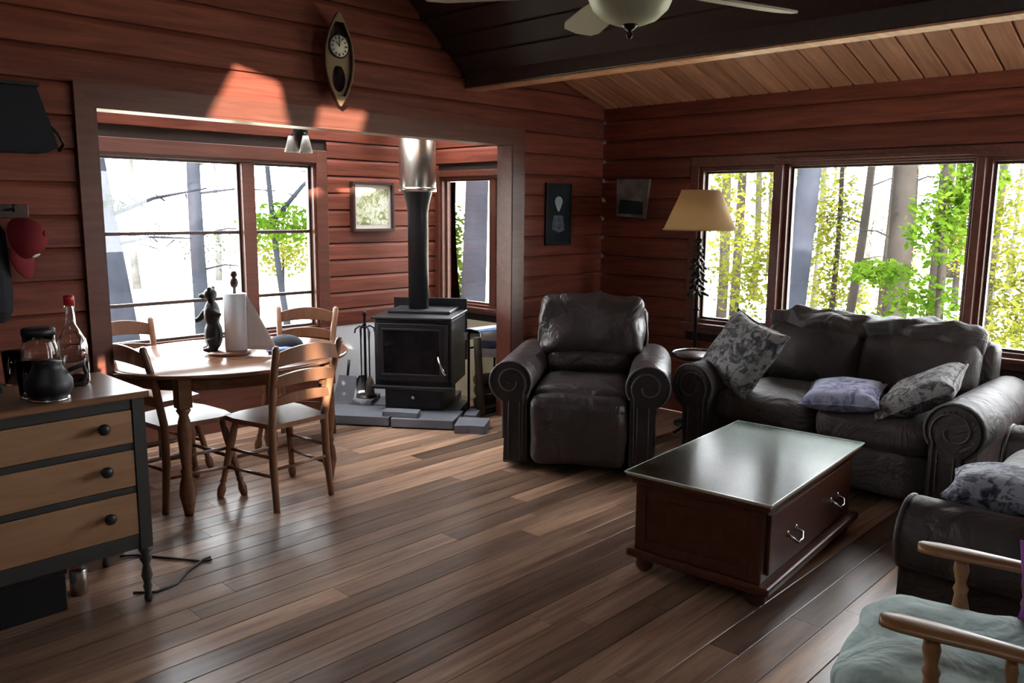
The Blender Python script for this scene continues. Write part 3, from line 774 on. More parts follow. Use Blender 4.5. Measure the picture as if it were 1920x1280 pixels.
MB().box(-0.125, 0.125, -0.105, 0.105, 0.15, 0.17).build('lid', 'black_plastic', t, bevel=0.004)
pts = [(1.30, 3.66, 0.007), (1.36, 3.62, 0.006), (1.44, 3.50, 0.006), (1.53, 3.36, 0.006), (1.57, 3.34, 0.006), (1.58, 3.37, 0.006), (1.55, 3.37, 0.006), (1.44, 3.30, 0.006), (1.36, 3.22, 0.006), (1.27, 3.20, 0.006), (1.20, 3.26, 0.006)]
tag(MB().tube(pts, 0.005, 6).build('power_cord', 'cord_black'), 'thin black power cord looping over the floor beside the dresser leg', 'cord')
# on the back wall, left of the opening
t = thing('wall_cabinet', 'black wall cabinet with a slanted end high at the left edge', 'cabinet', (0, YB, 0))
prof = [(0.35, 2.04), (1.225, 2.05), (1.27, 1.90), (1.295, 1.80), (1.25, 1.775), (0.35, 1.765)]
MB().prism(prof, XYZ, -0.17, 0.0).build('body', 'navy', t, bevel=0.006)
MB().box(0.35, 1.235, -0.185, 0.0, 2.05, 2.066).build('top', 'black_plastic', t, bevel=0.003)
MB().tube([(1.26, -0.15, 1.90), (1.30, -0.16, 1.86), (1.325, -0.15, 1.815), (1.32, -0.10, 1.79)], 0.008, 6).build('bracket', 'black_iron', t)
def cap_hat(name, label, loc, rot, mat, badge):
    o = thing(name, label, 'cap', loc); o.rotation_euler = rot
    rings = []
    for j in range(9):
        a = j / 8 * math.pi / 2
        rings.append([Vector((0.092 * math.cos(a) * math.cos(k * math.pi / 12), 0.082 * math.cos(a) * math.sin(k * math.pi / 12), 0.115 * math.sin(a))) for k in range(24)])
    b = MB().loft(rings[:-1], True, False); b.ball((0, 0, 0.114), (0.012, 0.012, 0.006), 10, 4)
    b.add([r_ for r_ in rings[7]], [tuple(range(24))], True)
    b.build('crown', mat, o)
    n = 12; top = []; 
    for i in range(n + 1):
        a = -R(72) + i * R(144) / n
        p0 = Vector((0.09 * math.cos(a), 0.08 * math.sin(a), 0.004)); q = 0.5 + 0.5 * math.cos(a * 1.25)
        p1 = Vector((p0.x + 0.085 * q, p0.y * 1.08, -0.012 - 0.16 * abs(p0.y) * q))
        top.append((p0, p1))
    vs = [p for pr in top for p in pr]; vs2 = [p - Vector((0, 0, 0.004)) for p in vs]; m_ = len(vs)
    fs = [(2 * i, 2 * i + 1, 2 * i + 3, 2 * i + 2) for i in range(n)]
    b = MB().add(vs + vs2, fs + [tuple(m_ + k for k in f[::-1]) for f in fs] + [(2 * i + 1, m_ + 2 * i + 1, m_ + 2 * i + 3, 2 * i + 3) for i in range(n)], True)
    b.build('bill', mat, o)
    if badge: MB().ball((0.083, 0, 0.045), (0.006, 0.024, 0.016), 12, 6, Matrix.Rotation(R(-20), 3, 'Y')).build('badge', badge, o)
    return o
# hung by its back strap: crown turned to the room, bill pointing down
cap_hat('baseball_cap', 'red baseball cap with a white badge hanging on the wall above the dresser', (1.135, YB - 0.10, 1.40), (R(20), R(78), R(-30)), 'red_cloth', 'white_thread')
t = thing('coat_hook', 'black iron hook board holding the cap on the wall at the left', 'hook', (1.0, YB, 1.52))
MB().box(-0.35, 0.2, -0.014, 0.0, -0.03, 0.03).build('board', 'frame_dark', t, bevel=0.003)
for x in (-0.2, -0.03, 0.13): MB().tube([(x, -0.012, 0.01), (x, -0.05, 0.0), (x, -0.06, 0.03)], 0.006, 6).build('hook', 'black_iron', t)
t = thing('backpack', 'black cloth bag hanging behind the red cap at the left edge', 'bag', (0.98, YB - 0.06, 1.05))
MB().cushion((0, -0.005, 0.2), (0.20, 0.10, 0.42), 0.04, (0.1, 0.2, 0.05), 8, 0.012, 3).build('body', 'black_cloth', t)
MB().tube([(-0.06, 0, 0.38), (-0.02, -0.005, 0.48), (0.02, -0.005, 0.48), (0.06, 0, 0.38)], 0.009, 6).build('strap', 'black_cloth', t)
MB().cushion((0, -0.075, 0.13), (0.15, 0.05, 0.2), 0.02, (0, 0.2, 0), 6).build('pocket', 'black_cloth', t)
tag(MB().cushion((0.965, YB - 0.125, 1.47), (0.10, 0.05, 0.10), 0.02, (0.1, 0.1, 0.1), 5, 0.012, 4).build('white_cloth', 'white_thread'), 'small white cloth scrap hanging above the bag at the left edge', 'cloth')
# canoe clock
t = thing('wall_clock', 'canoe-shaped wall clock with a round cream dial above the opening', 'clock', (2.842, YB, 2.385), 0)
rings = []; inner = []
HH = 0.255
for i in range(21):
    z = -HH + 2 * HH * i / 20; q = max(0.02, 1 - (abs(z) / HH) ** 2.1); w = 0.092 * q; dd = 0.02 + 0.085 * q ** 0.6
    rings.append([(w * math.cos(a), -dd * math.sin(a) if False else -0.0 - 0.09 + dd * 0.98 * math.sin(a) + (0.0), z) for a in [math.pi * k / 10 for k in range(11)]])
    inner.append([(0.9 * w * math.cos(a), -0.09 + 0.85 * dd * math.sin(a), z * 0.96) for a in [math.pi * k / 10 for k in range(11)]])
rings = [[(x, min(y_, -0.002), z) for x, y_, z in r_] for r_ in rings]
inner = [[(x, min(y_, -0.010), z) for x, y_, z in r_] for r_ in inner]
MB().loft(rings, True, False, False).build('hull', 'canoe_hull', t)
MB().loft(inner, True, False, False).build('hull_lining', 'canoe_hull', t)
edge = [(r_[0][0], -0.09, r_[0][2]) for r_ in rings] + [(r_[-1][0], -0.09, r_[-1][2]) for r_ in rings[::-1]]
MB().tube(edge + [edge[0]], 0.007, 6).build('gunwale', 'canoe_wood', t)
for sgn in (1, -1):
    MB().prism([(0.0, sgn * HH * 0.99), (-0.036, sgn * HH * 0.80), (0.036, sgn * HH * 0.80)], XYZ, -0.096, -0.08).build('deck', 'canoe_wood', t)
# panel with dial above, oval opening below
pan = [(0.088 * max(0.02, 1 - (abs(z_) / HH) ** 2.1), z_) for z_ in [0.13 - 0.03 * i for i in range(12)]]
ol = pan + [(-x, z_) for x, z_ in pan[::-1]]
ov = [(0.044 * math.cos(a), -0.105 + 0.075 * math.sin(a)) for a in [2 * math.pi * k / 20 for k in range(20)]]
tri = tessellate_polygon([[Vector((a, c, 0)) for a, c in ol], [Vector((a, c, 0)) for a, c in ov]])
fl_ = ol + ov
MB().add([(a, -0.075, c) for a, c in fl_], [tuple(q) for q in tri]).build('panel', 'canoe_wood', t)
rx = Matrix.Rotation(R(90), 3, 'X')
MB().lathe([(0.064, 0), (0.068, 0.010), (0.062, 0.014), (0.0595, 0.010), (0.001, 0.008)], (0, -0.076, 0.072), 32, rx).build('bezel', 'black_iron', t)
dial = MB().lathe([(0.059, 0), (0.059, 0.004), (0.001, 0.0042)], (0, -0.0845, 0.072), 32, rx).build('dial', 'clock_face', t)
for k in range(12):
    a = math.pi * k / 6
    MB().obox((0.047 * math.sin(a), -0.0895, 0.072 + 0.047 * math.cos(a)), (0.006 if k % 3 else 0.009, 0.0015, 0.014), Matrix.Rotation(a, 3, 'Y')).build('hour_mark', 'ink', dial)
MB().obox((-0.010, -0.0905, 0.072 + 0.010), (0.005, 0.0012, 0.034), Matrix.Rotation(R(-45), 3, 'Y')).build('hand', 'ink', dial)
MB().obox((0.0, -0.0915, 0.072 + 0.019), (0.004, 0.0012, 0.046), Matrix.Rotation(R(2), 3, 'Y')).build('hand', 'ink', dial)
b = MB(); b.box(-0.05, 0.05, -0.07, -0.012, -0.035, -0.028); b.build('shelf', 'canoe_wood', t)
# prints on the back wall and right wall
t = thing('framed_print', 'narrow black framed print with a pale lantern shape on the back wall', 'picture', (4.865, YB, 1.515))
b = MB()
W2, H2, f_ = 0.15, 0.235, 0.016
b.box(-W2, -W2 + f_, -0.022, 0, -H2, H2).box(W2 - f_, W2, -0.022, 0, -H2, H2).box(-W2 + f_, W2 - f_, -0.022, 0, H2 - f_, H2).box(-W2 + f_, W2 - f_, -0.022, 0, -H2, -H2 + f_)
b.build('frame', 'black_plastic', t, bevel=0.002)
pr = MB().box(-W2 + f_, W2 - f_, -0.012, -0.002, -H2 + f_, H2 - f_).build('print', 'print_dark', t)
MB().prism([(0.045 * math.cos(a) * (1 if math.sin(a) > 0 else 1 - 0.55 * abs(math.sin(a))), 0.095 + (0.04 if math.sin(a) > 0 else 0.075) * math.sin(a)) for a in [2 * math.pi * k / 24 for k in range(24)]], XYZ, -0.0135, -0.012).build('pale_shape', 'print_pale', pr)
MB().prism([(-0.055, -0.01), (0.05, -0.01), (0.075, -0.12), (0.01, -0.14), (-0.075, -0.11)], XYZ, -0.013, -0.012).build('grey_shape', 'print_grey', pr)
t = thing('canvas_picture', 'small dim unframed canvas hanging crooked on the dark right wall', 'picture', (XR - 0.002, 3.88, 1.645), 0)
MB().prism([(0.155, 0.15), (-0.155, 0.145), (-0.12, -0.16), (0.155, -0.14)], YZX, -0.025, 0.0).build('canvas', 'canvas_grey', t, bevel=0.003)
MB().prism([(0.12, -0.01), (-0.10, -0.03), (-0.10, -0.13), (0.13, -0.12)], YZX, -0.027, -0.025).build('dark_motif', 'print_dark', t)
# picture in the sunroom
t = thing('framed_picture', 'dark framed sunny landscape picture on the sunroom wall by the stove pipe', 'picture', (3.945, YA, 1.56))
b = MB(); W2, H2, f_ = 0.20, 0.19, 0.022
b.box(-W2, -W2 + f_, -0.045, 0, -H2, H2).box(W2 - f_, W2, -0.045, 0, -H2, H2).box(-W2 + f_, W2 - f_, -0.045, 0, H2 - f_, H2).box(-W2 + f_, W2 - f_, -0.045, 0, -H2, -H2 + f_)
b.build('frame', 'frame_dark', t, bevel=0.003)
pr = MB().box(-W2 + f_, W2 - f_, -0.018, -0.004, -H2 + f_, H2 - f_).build('mount', 'mat_white', t)
MB().box(-W2 + f_ + 0.025, W2 - f_ - 0.025, -0.0195, -0.018, -H2 + f_ + 0.03, H2 - f_ - 0.03).build('print', 'landscape', pr)
# sunroom ceiling lamp
t = thing('ceiling_lamp', 'small black ceiling lamp with glass shades in the sunroom', 'lamp', (2.97, 4.75, 2.3))
MB().lathe([(0.07, 0), (0.07, -0.02), (0.03, -0.04), (0.012, -0.045), (0.012, -0.22), (0.045, -0.235), (0.05, -0.28), (0.025, -0.32), (0.012, -0.40), (0.002, -0.405)], n=16).build('stem', 'black_iron', t)
for k in range(3):
    a = 2 * math.pi * k / 3 + 0.5; u = Vector((math.cos(a), math.sin(a), 0))
    MB().tube([(0, 0, -0.275), u * 0.05 + Vector((0, 0, -0.285)), u * 0.06 + Vector((0, 0, -0.305))], 0.007, 6).build('arm', 'black_iron', t)
    MB().lathe([(0.018, 0), (0.026, 0.03), (0.045, 0.10), (0.041, 0.10), (0.022, 0.03), (0.003, 0.004)], u * 0.06 + Vector((0, 0, -0.30)), 14, Matrix.Rotation(R(180), 3, 'X')).build('glass_shade', 'alc_shade', t)

# ------------------------------------------------------------------ dining table and chairs
TX, TY = 2.17, 4.27
t = thing('dining_table', 'oval wooden dining table with turned legs in the sunroom opening', 'table', (TX, TY, 0), 0)
MB().lathe([(0.56, 0.715), (0.585, 0.722), (0.59, 0.733), (0.58, 0.742), (0.001, 0.7425)], n=64).build('tabletop', 'table_wood', t).scale = (1.15, 1.0, 1.0)
b = MB()
b.lathe([(0.44, 0.64), (0.46, 0.64), (0.46, 0.7145), (0.44, 0.7145)], n=40, cap=False)
b.build('apron', 'table_wood', t).scale = (1.18, 1.0, 1.0)
for sx in (-1, 1):
    for sy in (-1, 1):
        b = MB(); x, y = sx * 0.42, sy * 0.325
        b.box(x - 0.033, x + 0.033, y - 0.033, y + 0.033, 0.56, 0.715)
        b.lathe([(0.030, 0.56), (0.036, 0.545), (0.022, 0.52), (0.030, 0.49), (0.036, 0.42), (0.028, 0.30), (0.022, 0.25), (0.030, 0.23), (0.024, 0.21), (0.036, 0.17), (0.042, 0.11), (0.030, 0.05), (0.022, 0.0)], (x, y, 0), 14)
        b.build('leg', 'table_wood', t)
def make_chair(label):
    """ladder-back chair facing +y, origin between its feet"""
    c = thing('dining_chair', label, 'chair', (0, 0, 0), 0, 'ladder-back chairs round the dining table')
    seat = [(-0.17, -0.19), (-0.215, 0.10), (-0.205, 0.19), (-0.10, 0.215), (0.10, 0.215), (0.205, 0.19), (0.215, 0.10), (0.17, -0.19)]
    MB().prism(seat, XYD, 0.430, 0.455).build('seat', 'chair_wood', c, bevel=0.008)
    tl = [(0.015, 0), (0.020, 0.03), (0.024, 0.10), (0.017, 0.16), (0.014, 0.19), (0.019, 0.21), (0.015, 0.24), (0.020, 0.55), (0.021, 0.80), (0.014, 1.0)]
    for s in (-1, 1):
        MB().leg((s * 0.235, 0.225, 0), (s * 0.165, 0.15, 0.432), tl, 12).build('leg', 'chair_wood', c)
        # rear leg and back post are one bent stick
        MB().tube([(s * 0.175, -0.20, 0), (s * 0.168, -0.175, 0.25), (s * 0.165, -0.172, 0.45), (s * 0.180, -0.215, 0.66), (s * 0.196, -0.275, 0.86), (s * 0.197, -0.279, 0.875)], [0.017, 0.021, 0.021, 0.020, 0.019, 0.010], 8).build('post', 'chair_wood', c)
        for z in (0.17, 0.27):
            MB().tube([(s * (0.235 - 0.07 * z / 0.432), 0.225 - 0.075 * z / 0.432, z), (s * 0.169, -0.18, z + 0.01)], 0.009, 8).build('stretcher', 'chair_wood', c)
    z = 0.21; q = z / 0.432
    MB().tube([(-(0.235 - 0.07 * q), 0.225 - 0.075 * q, z), (0, 0.235 - 0.075 * q, z), (0.235 - 0.07 * q, 0.225 - 0.075 * q, z)], [0.009, 0.013, 0.009], 8).build('stretcher', 'chair_wood', c)
    MB().tube([(-0.170, -0.182, 0.22), (0.170, -0.182, 0.22)], 0.009, 8).build('stretcher', 'chair_wood', c)
    for z0, z1, arch in ((0.555, 0.60, 0.022), (0.655, 0.71, 0.025), (0.765, 0.835, 0.035)):
        rr = []
        for i in range(13):
            a = 2 * i / 12 - 1
            zc = (z0 + z1) / 2
            yb = -0.185 - (zc - 0.5) * 0.26 - 0.028 * (1 - a * a); x = a * (0.165 + (zc - 0.45) * 0.075)
            up_ = arch * (1 - a * a)
            rr.append([(x, yb - 0.007, z0 + up_ * 0.55), (x, yb + 0.007, z0 + up_ * 0.55), (x, yb + 0.007, z1 + up_), (x, yb - 0.007, z1 + up_)])
        MB().loft(rr, False).build('slat', 'chair_wood', c, bevel=0.003)
    return c
ch = make_chair('ladder-back wooden chair nearest the middle of the room, its back to the viewer')
ch.location = (2.24, 3.88, 0); ch.rotation_euler = (0, 0, R(5))
dup(ch, (1.85, 4.235, 0), R(-84), 'ladder-back wooden chair at the left end of the oval table, beside the dresser')
dup(ch, (1.93, 4.80, 0), R(188), 'ladder-back wooden chair on the far left side of the table, before the big window')
dup(ch, (2.90, 4.74, 0), R(135), 'ladder-back wooden chair on the far right side of the table, behind the black cap')
# towel holder with a carved black bear
TZ = 0.743
t = thing('towel_holder', 'paper towel stand with a carved black bear on the dining table', 'holder', (2.17, 4.27, TZ), R(-44))
MB().lathe([(0.115, 0), (0.118, 0.010), (0.10, 0.02), (0.002, 0.021)], n=24).build('base', 'chair_wood', t)
MB().lathe([(0.009, 0.02), (0.009, 0.365), (0.018, 0.372), (0.024, 0.395), (0.018, 0.415), (0.010, 0.42), (0.020, 0.435), (0.014, 0.455), (0.002, 0.46)], (0.045, 0, 0), 12).build('rod', 'frame_dark', t)
b = MB()
b.ball((-0.075, 0, 0.10), (0.042, 0.048, 0.085)); b.ball((-0.078, 0, 0.205), (0.037, 0.042, 0.075)); b.ball((-0.082, 0, 0.305), (0.031, 0.034, 0.034))
b.ball((-0.115, 0, 0.298), (0.022, 0.016, 0.015)); b.ball((-0.078, 0.026, 0.335), (0.011, 0.012, 0.013)); b.ball((-0.078, -0.026, 0.335), (0.011, 0.012, 0.013))
b.tube([(-0.085, 0.02, 0.235), (-0.12, 0.03, 0.21), (-0.145, 0.03, 0.175), (-0.165, 0.028, 0.165)], [0.02, 0.017, 0.015, 0.014], 8)
b.tube([(-0.085, -0.02, 0.235), (-0.05, -0.03, 0.21), (-0.03, -0.03, 0.20)], [0.02, 0.017, 0.013], 8)
b.tube([(-0.08, 0.025, 0.08), (-0.095, 0.03, 0.045), (-0.10, 0.03, 0.022)], [0.03, 0.026, 0.022], 8); b.tube([(-0.075, -0.025, 0.08), (-0.065, -0.03, 0.045), (-0.075, -0.03, 0.022)], [0.03, 0.026, 0.022], 8)
b.ball((-0.115, 0.03, 0.025), (0.025, 0.016, 0.013)); b.ball((-0.095, -0.03, 0.025), (0.025, 0.016, 0.013))
b.v = [((x + 0.08) * 1.2 - 0.085, y * 1.2, (z - 0.02) * 1.08 + 0.02) for x, y, z in b.v]
o = b.build('bear_figure', 'black_plastic', t)
md = o.modifiers.new('merge', 'REMESH'); md.mode = 'VOXEL'; md.voxel_size = 0.005; md.use_smooth_shade = True
md = o.modifiers.new('smooth', 'SMOOTH'); md.iterations = 4; md.factor = 0.5
t = thing('paper_towel_roll', 'white paper towel roll with a loose flaring sheet on the bear stand', 'paper towel', (2.17, 4.27, TZ), R(-44))
MB().lathe([(0.062, 0.024), (0.062, 0.335), (0.015, 0.335), (0.015, 0.33)], (0.045, 0, 0), 28).build('roll', 'paper', t)
vs = []; n = 10
for j in range(n + 1):
    zz = 0.026 + 0.306 * j / n
    reach = 0.16 * (1 - j / n) ** 0.9 + 0.012
    for i in range(n + 1):
        q = i / n
        vs.append((0.107 + reach * q, -0.012 - 0.03 * q * math.sin(2.2 * q), zz - 0.004 * q))
b = MB().add(vs, [(j * (n + 1) + i, j * (n + 1) + i + 1, (j + 1) * (n + 1) + i + 1, (j + 1) * (n + 1) + i) for j in range(n) for i in range(n)], True)
o = b.build('loose_sheet', 'paper', t); md = o.modifiers.new('thick', 'SOLIDIFY'); md.thickness = 0.0015
o = cap_hat('baseball_cap', 'black baseball cap lying on the dining table beside the towel stand', (2.49, 4.22, TZ + 0.014), (0, 0, R(-35)), 'black_cloth', None); o.scale = (1.15, 1.15, 0.55)
t = tag(MB().cushion((2.42, 4.10, TZ + 0.010), (0.19, 0.13, 0.02), 0.008, (0, 0, 0.4), 9, 0.014, 5, Matrix.Rotation(R(-30), 3, 'Z'), 12).build('bandana', 'blue_cloth'), 'crumpled blue and white cloth on the table in front of the black cap', 'cloth')

# ------------------------------------------------------------------ hearth of loose slate slabs, in the stove's own axes
HU, HV = Vector((0.577, -0.817, 0)), Vector((0.817, 0.577, 0))
H0 = Vector((3.585, 4.50, 0))
hp = lambda u, v, z=0: H0 + HU * u + HV * v + Vector((0, 0, z))
hearth = struct(MB().add([], []).prism([(-0.60, 0.06), (0.45, 0.06), (0.45, 0.45), (0.14, 1.04), (-0.18, 1.04), (-0.60, 0.62)], lambda a, c, d_: tuple(hp(a, c, d_)), 0.0005, 0.012).build('floor_hearth', 'slate'))
hearth['kind'] = 'structure'
rs = random.Random(5)
def slab(u0, u1, v0, v1, z0, z1, sk=0.015):
    pts = [(u0 + rs.uniform(-sk, sk), v0 + rs.uniform(-sk, sk)), ((u0 + u1) / 2, v0 + rs.uniform(-sk, sk)), (u1 + rs.uniform(-sk, sk), v0 + rs.uniform(-sk, sk)), (u1 + rs.uniform(-sk, sk), v1 + rs.uniform(-sk, 0)), ((u0 + u1) / 2, v1 + rs.uniform(-sk, 0)), (u0 + rs.uniform(-sk, sk), v1 + rs.uniform(-sk, 0))]
    o = MB().prism(pts, lambda a, c, d_: tuple(hp(a, c, d_)), z0, z1).build('slab', 'slate', hearth, bevel=0.008)
    return o
slab(-0.64, -0.13, 0.0, 0.36, 0.012, 0.072)
slab(-0.11, 0.36, 0.0, 0.33, 0.012, 0.070)
slab(0.37, 0.60, -0.06, 0.19, 0.001, 0.058)
slab(0.38, 0.47, 0.21, 0.44, 0.012, 0.065, 0.008)
slab(-0.56, -0.12, 0.385, 0.66, 0.012, 0.073, 0.01)
slab(-0.10, 0.33, 0.345, 0.66, 0.012, 0.070, 0.008)
slab(-0.22, 0.20, 0.68, 1.00, 0.012, 0.071, 0.008)
slab(-0.17, 0.08, 0.03, 0.155, 0.0735, 0.108, 0.01)
slab(-0.52, -0.36, 0.34, 0.60, 0.0745, 0.112, 0.012)

# ------------------------------------------------------------------ wood stove
th_ = math.atan2(HU.y, HU.x)
st = thing('wood_stove', 'black cast iron wood stove on the slate hearth with its stovepipe', 'stove', tuple(hp(0.0, 0.21, 0.073)), th_)
# local x = HU (to the viewer's right), y = HV (away), front at y = 0
W = 0.29
MB().box(-0.225, 0.225, 0.06, 0.46, 0.0, 0.18).build('pedestal', 'stove_black', st, bevel=0.008)
MB().box(-0.205, 0.205, 0.045, 0.06, 0.02, 0.165).build('ash_door', 'stove_black', st, bevel=0.006)
MB().ball((0.0, 0.032, 0.10), (0.018, 0.016, 0.018)).build('ash_door_knob', 'silver', st)
MB().box(-W, W, 0.03, 0.53, 0.18, 0.68).build('firebox', 'stove_black', st, bevel=0.012)
MB().box(-W - 0.012, W + 0.012, -0.012, 0.55, 0.68, 0.70).build('top_plate', 'stove_black', st, bevel=0.006)
MB().box(-W + 0.05, W - 0.05, 0.20, 0.53, 0.7005, 0.724).build('raised_top', 'stove_black', st, bevel=0.006)
MB().box(-W - 0.005, W + 0.005, 0.555, 0.575, 0.30, 0.785).build('rear_shield', 'stove_black', st, bevel=0.004)
MB().box(-W - 0.02, W + 0.02, -0.02, 0.03, 0.165, 0.19).build('ash_lip', 'stove_black', st, bevel=0.005)
d_ = MB().box(-0.265, 0.265, 0.005, 0.03, 0.225, 0.655).build('door', 'stove_black', st, bevel=0.010)
MB().box(-0.205, 0.205, 0.0, 0.006, 0.285, 0.595).build('door_glass', 'stove_glass', d_)
b = MB()
for q in ((-0.225, 0.225, 0.60, 0.615), (-0.225, 0.225, 0.265, 0.28)): b.box(q[0], q[1], -0.004, 0.006, q[2], q[3])
for q in ((-0.225, -0.21), (0.21, 0.225)): b.box(q[0], q[1], -0.004, 0.006, 0.28, 0.60)
b.build('door_rim', 'stove_black', d_, bevel=0.003)
b = MB().tube([(0.20, 0.0, 0.42), (0.205, -0.03, 0.415), (0.235, -0.055, 0.34), (0.265, -0.06, 0.29)], [0.008, 0.008, 0.009, 0.012], 8); b.build('door_handle', 'silver', d_)
PX, PY = -0.04, 0.36
MB().lathe([(0.076, 0.724), (0.076, 1.44), (0.084, 1.50), (0.106, 1.585), (0.106, 1.62)], (PX, PY, 0), 24).build('stovepipe', 'stove_black', st)
MB().lathe([(0.137, 1.60), (0.139, 1.605), (0.137, 1.62), (0.137, 2.226)], (PX, PY, 0), 28).build('flue_pipe', 'steel', st, label='shiny stainless upper flue pipe')
MB().lathe([(0.138, 1.60), (0.141, 1.60), (0.141, 1.63), (0.138, 1.63)], (PX, PY, 0), 28, cap=False).build('flue_collar', 'steel', st)
# fire tools
t = thing('fire_tool_stand', 'black iron fire tool stand with hanging tools at the left of the stove', 'fire tools', tuple(hp(-0.44, 0.47, 0.1125)), th_ + 0.3)
MB().lathe([(0.085, 0), (0.085, 0.012), (0.03, 0.022), (0.002, 0.023)], n=20).build('base', 'black_iron', t)
MB().lathe([(0.010, 0.02), (0.010, 0.55), (0.016, 0.56), (0.010, 0.57), (0.010, 0.62), (0.018, 0.64), (0.014, 0.66), (0.002, 0.67)], n=12).build('post', 'black_iron', t)
for k in range(4):
    a = math.pi / 2 * k + 0.4; u = Vector((math.cos(a), math.sin(a), 0))
    MB().tube([(0, 0, 0.53), u * 0.04 + Vector((0, 0, 0.55)), u * 0.075 + Vector((0, 0, 0.53)), u * 0.08 + Vector((0, 0, 0.50))], 0.007, 6).build('hanger', 'black_iron', t)
for k, nm in ((0, 'poker'), (1, 'shovel'), (3, 'brush')):
    a = math.pi / 2 * k + 0.4; u = Vector((math.cos(a), math.sin(a), 0)); v_ = Vector((-u.y, u.x, 0))
    b = MB().tube([u * 0.085 + Vector((0, 0, 0.52)), u * 0.085 + Vector((0, 0, 0.44)), u * 0.085 + Vector((0, 0, 0.09))], [0.010, 0.006, 0.005], 8)
    tool = b.build(nm, 'black_iron', t)
    if nm == 'shovel': MB().prism([(-0.04, 0.03), (0.04, 0.03), (0.045, 0.12), (0.02, 0.15), (-0.02, 0.15), (-0.045, 0.12)], lambda p_, q_, d__: tuple(u * (0.085 + d__) + v_ * p_ + Vector((0, 0, q_))), -0.003, 0.003).build('blade', 'black_iron', tool)
    if nm == 'brush': MB().lathe([(0.012, 0.17), (0.03, 0.13), (0.035, 0.03), (0.003, 0.028)], tuple(u * 0.085), 12).build('bristles', 'log_bark', tool)
    if nm == 'poker': MB().tube([u * 0.085 + Vector((0, 0, 0.09)), u * 0.10 + Vector((0, 0, 0.05)), u * 0.125 + Vector((0, 0, 0.06))], [0.006, 0.005, 0.003], 6).build('hook', 'black_iron', tool)
t = thing('dustpan', 'grey metal dustpan leaning by the fire tools on the hearth', 'dustpan', tuple(hp(-0.585, 0.42, 0.0735)), th_ - 0.2)
MB().add([(-0.10, -0.03, 0), (0.10, -0.03, 0), (0.075, 0.03, 0.20), (-0.075, 0.03, 0.20), (-0.10, -0.015, 0), (0.10, -0.015, 0), (0.075, 0.045, 0.20), (-0.075, 0.045, 0.20)], [(0, 1, 2, 3), (7, 6, 5, 4), (0, 4, 5, 1), (1, 5, 6, 2), (2, 6, 7, 3), (3, 7, 4, 0)]).build('pan', 'slate', t)
MB().tube([(0, 0.035, 0.20), (0, 0.06, 0.32)], 0.010, 8).build('handle', 'black_iron', t)
# log rack right of the stove
t = thing('log_rack', 'black tubular iron log rack standing right of the stove', 'rack', (4.25, 4.41, 0.0), R(0))
for x in (0.0, 0.28):
    MB().tube([(x, 0, 0.02), (x, 0, 0.60), (x, 0.015, 0.63), (x, 0.115, 0.63), (x, 0.13, 0.60), (x, 0.13, 0.02)], 0.010, 8).build('upright', 'black_iron', t)
for y in (0.0, 0.13):
    for z in (0.03, 0.50, 0.62): MB().tube([(0.0, y, z), (0.28, y, z)], 0.008, 8).build('crossbar', 'black_iron', t)
MB().box(-0.03, 0.29, -0.02, 0.15, 0.0, 0.018).build('base_tray', 'black_iron', t)
def log(label, p0, p1, r, seed):
    p0, p1 = Vector(p0), Vector(p1); o = thing('firewood_log', label, 'log', tuple(p0), 0, 'firewood by the stove')
    d_ = p1 - p0
    MB().tube([Vector((0, 0, 0)), d_ * 0.3, d_ * 0.7, d_], [r, r * 1.04, r * 0.97, r], 9).build('bark', 'log_bark', o)
    dn_ = d_.normalized(); rot = dn_.to_track_quat('Z', 'Y').to_matrix()
    for q in (0, 1): MB().lathe([(r * 0.9, -0.002), (r * 0.9, 0.002), (0.001, 0.0025)], d_ * q + dn_ * (-0.002 if q == 0 else 0.002), 9, rot).build('cut_end', 'log_end', o)
log('firewood log lying lowest in the iron rack', (4.275, 4.475, 0.083), (4.505, 4.475, 0.083), 0.043, 1)
log('firewood log in the middle of the short stack in the iron rack', (4.28, 4.477, 0.172), (4.50, 4.477, 0.172), 0.042, 2)
log('firewood log on top of the short stack in the iron rack', (4.27, 4.475, 0.258), (4.505, 4.475, 0.258), 0.040, 3)
log('long dark log leaning upright against the left of the iron rack', (4.195, 4.345, 0.036), (4.205, 4.40, 0.60), 0.030, 4)
t = thing('striped_towel', 'blue and white striped towel draped over the top of the iron rack', 'towel', (4.25, 4.41, 0.0), 0)
prev = None
path = [(0.158, 0.56), (0.155, 0.625), (0.125, 0.652), (0.07, 0.655), (0.01, 0.652), (-0.022, 0.638), (-0.028, 0.58), (-0.030, 0.52), (-0.030, 0.455)]
mats = ('paper', 'blue_cloth', 'paper', 'paper', 'blue_cloth', 'paper', 'blue_cloth', 'paper')
for i in range(8):
    (y0, z0), (y1, z1) = path[i], path[i + 1]
    b = MB(); n = 8; vs = []
    for j in range(n + 1):
        x = -0.025 + 0.29 * j / n; wv = 0.006 * math.sin(j * 1.7)
        sk = -0.04 * (j / n) if z0 < 0.6 and y0 < 0 else 0
        sk1 = -0.04 * (j / n) if z1 < 0.6 and y1 < 0 else 0
        vs += [(x, y0 + wv * (1 if y0 < 0 else 0), z0 + sk), (x, y1 + wv * (1 if y1 < 0 else 0), z1 + sk1)]
    b.add(vs, [(2 * j, 2 * j + 1, 2 * j + 3, 2 * j + 2) for j in range(n)], True)
    o = b.build('stripe', mats[i], t); md = o.modifiers.new('thick', 'SOLIDIFY'); md.thickness = 0.006; md.offset = 0

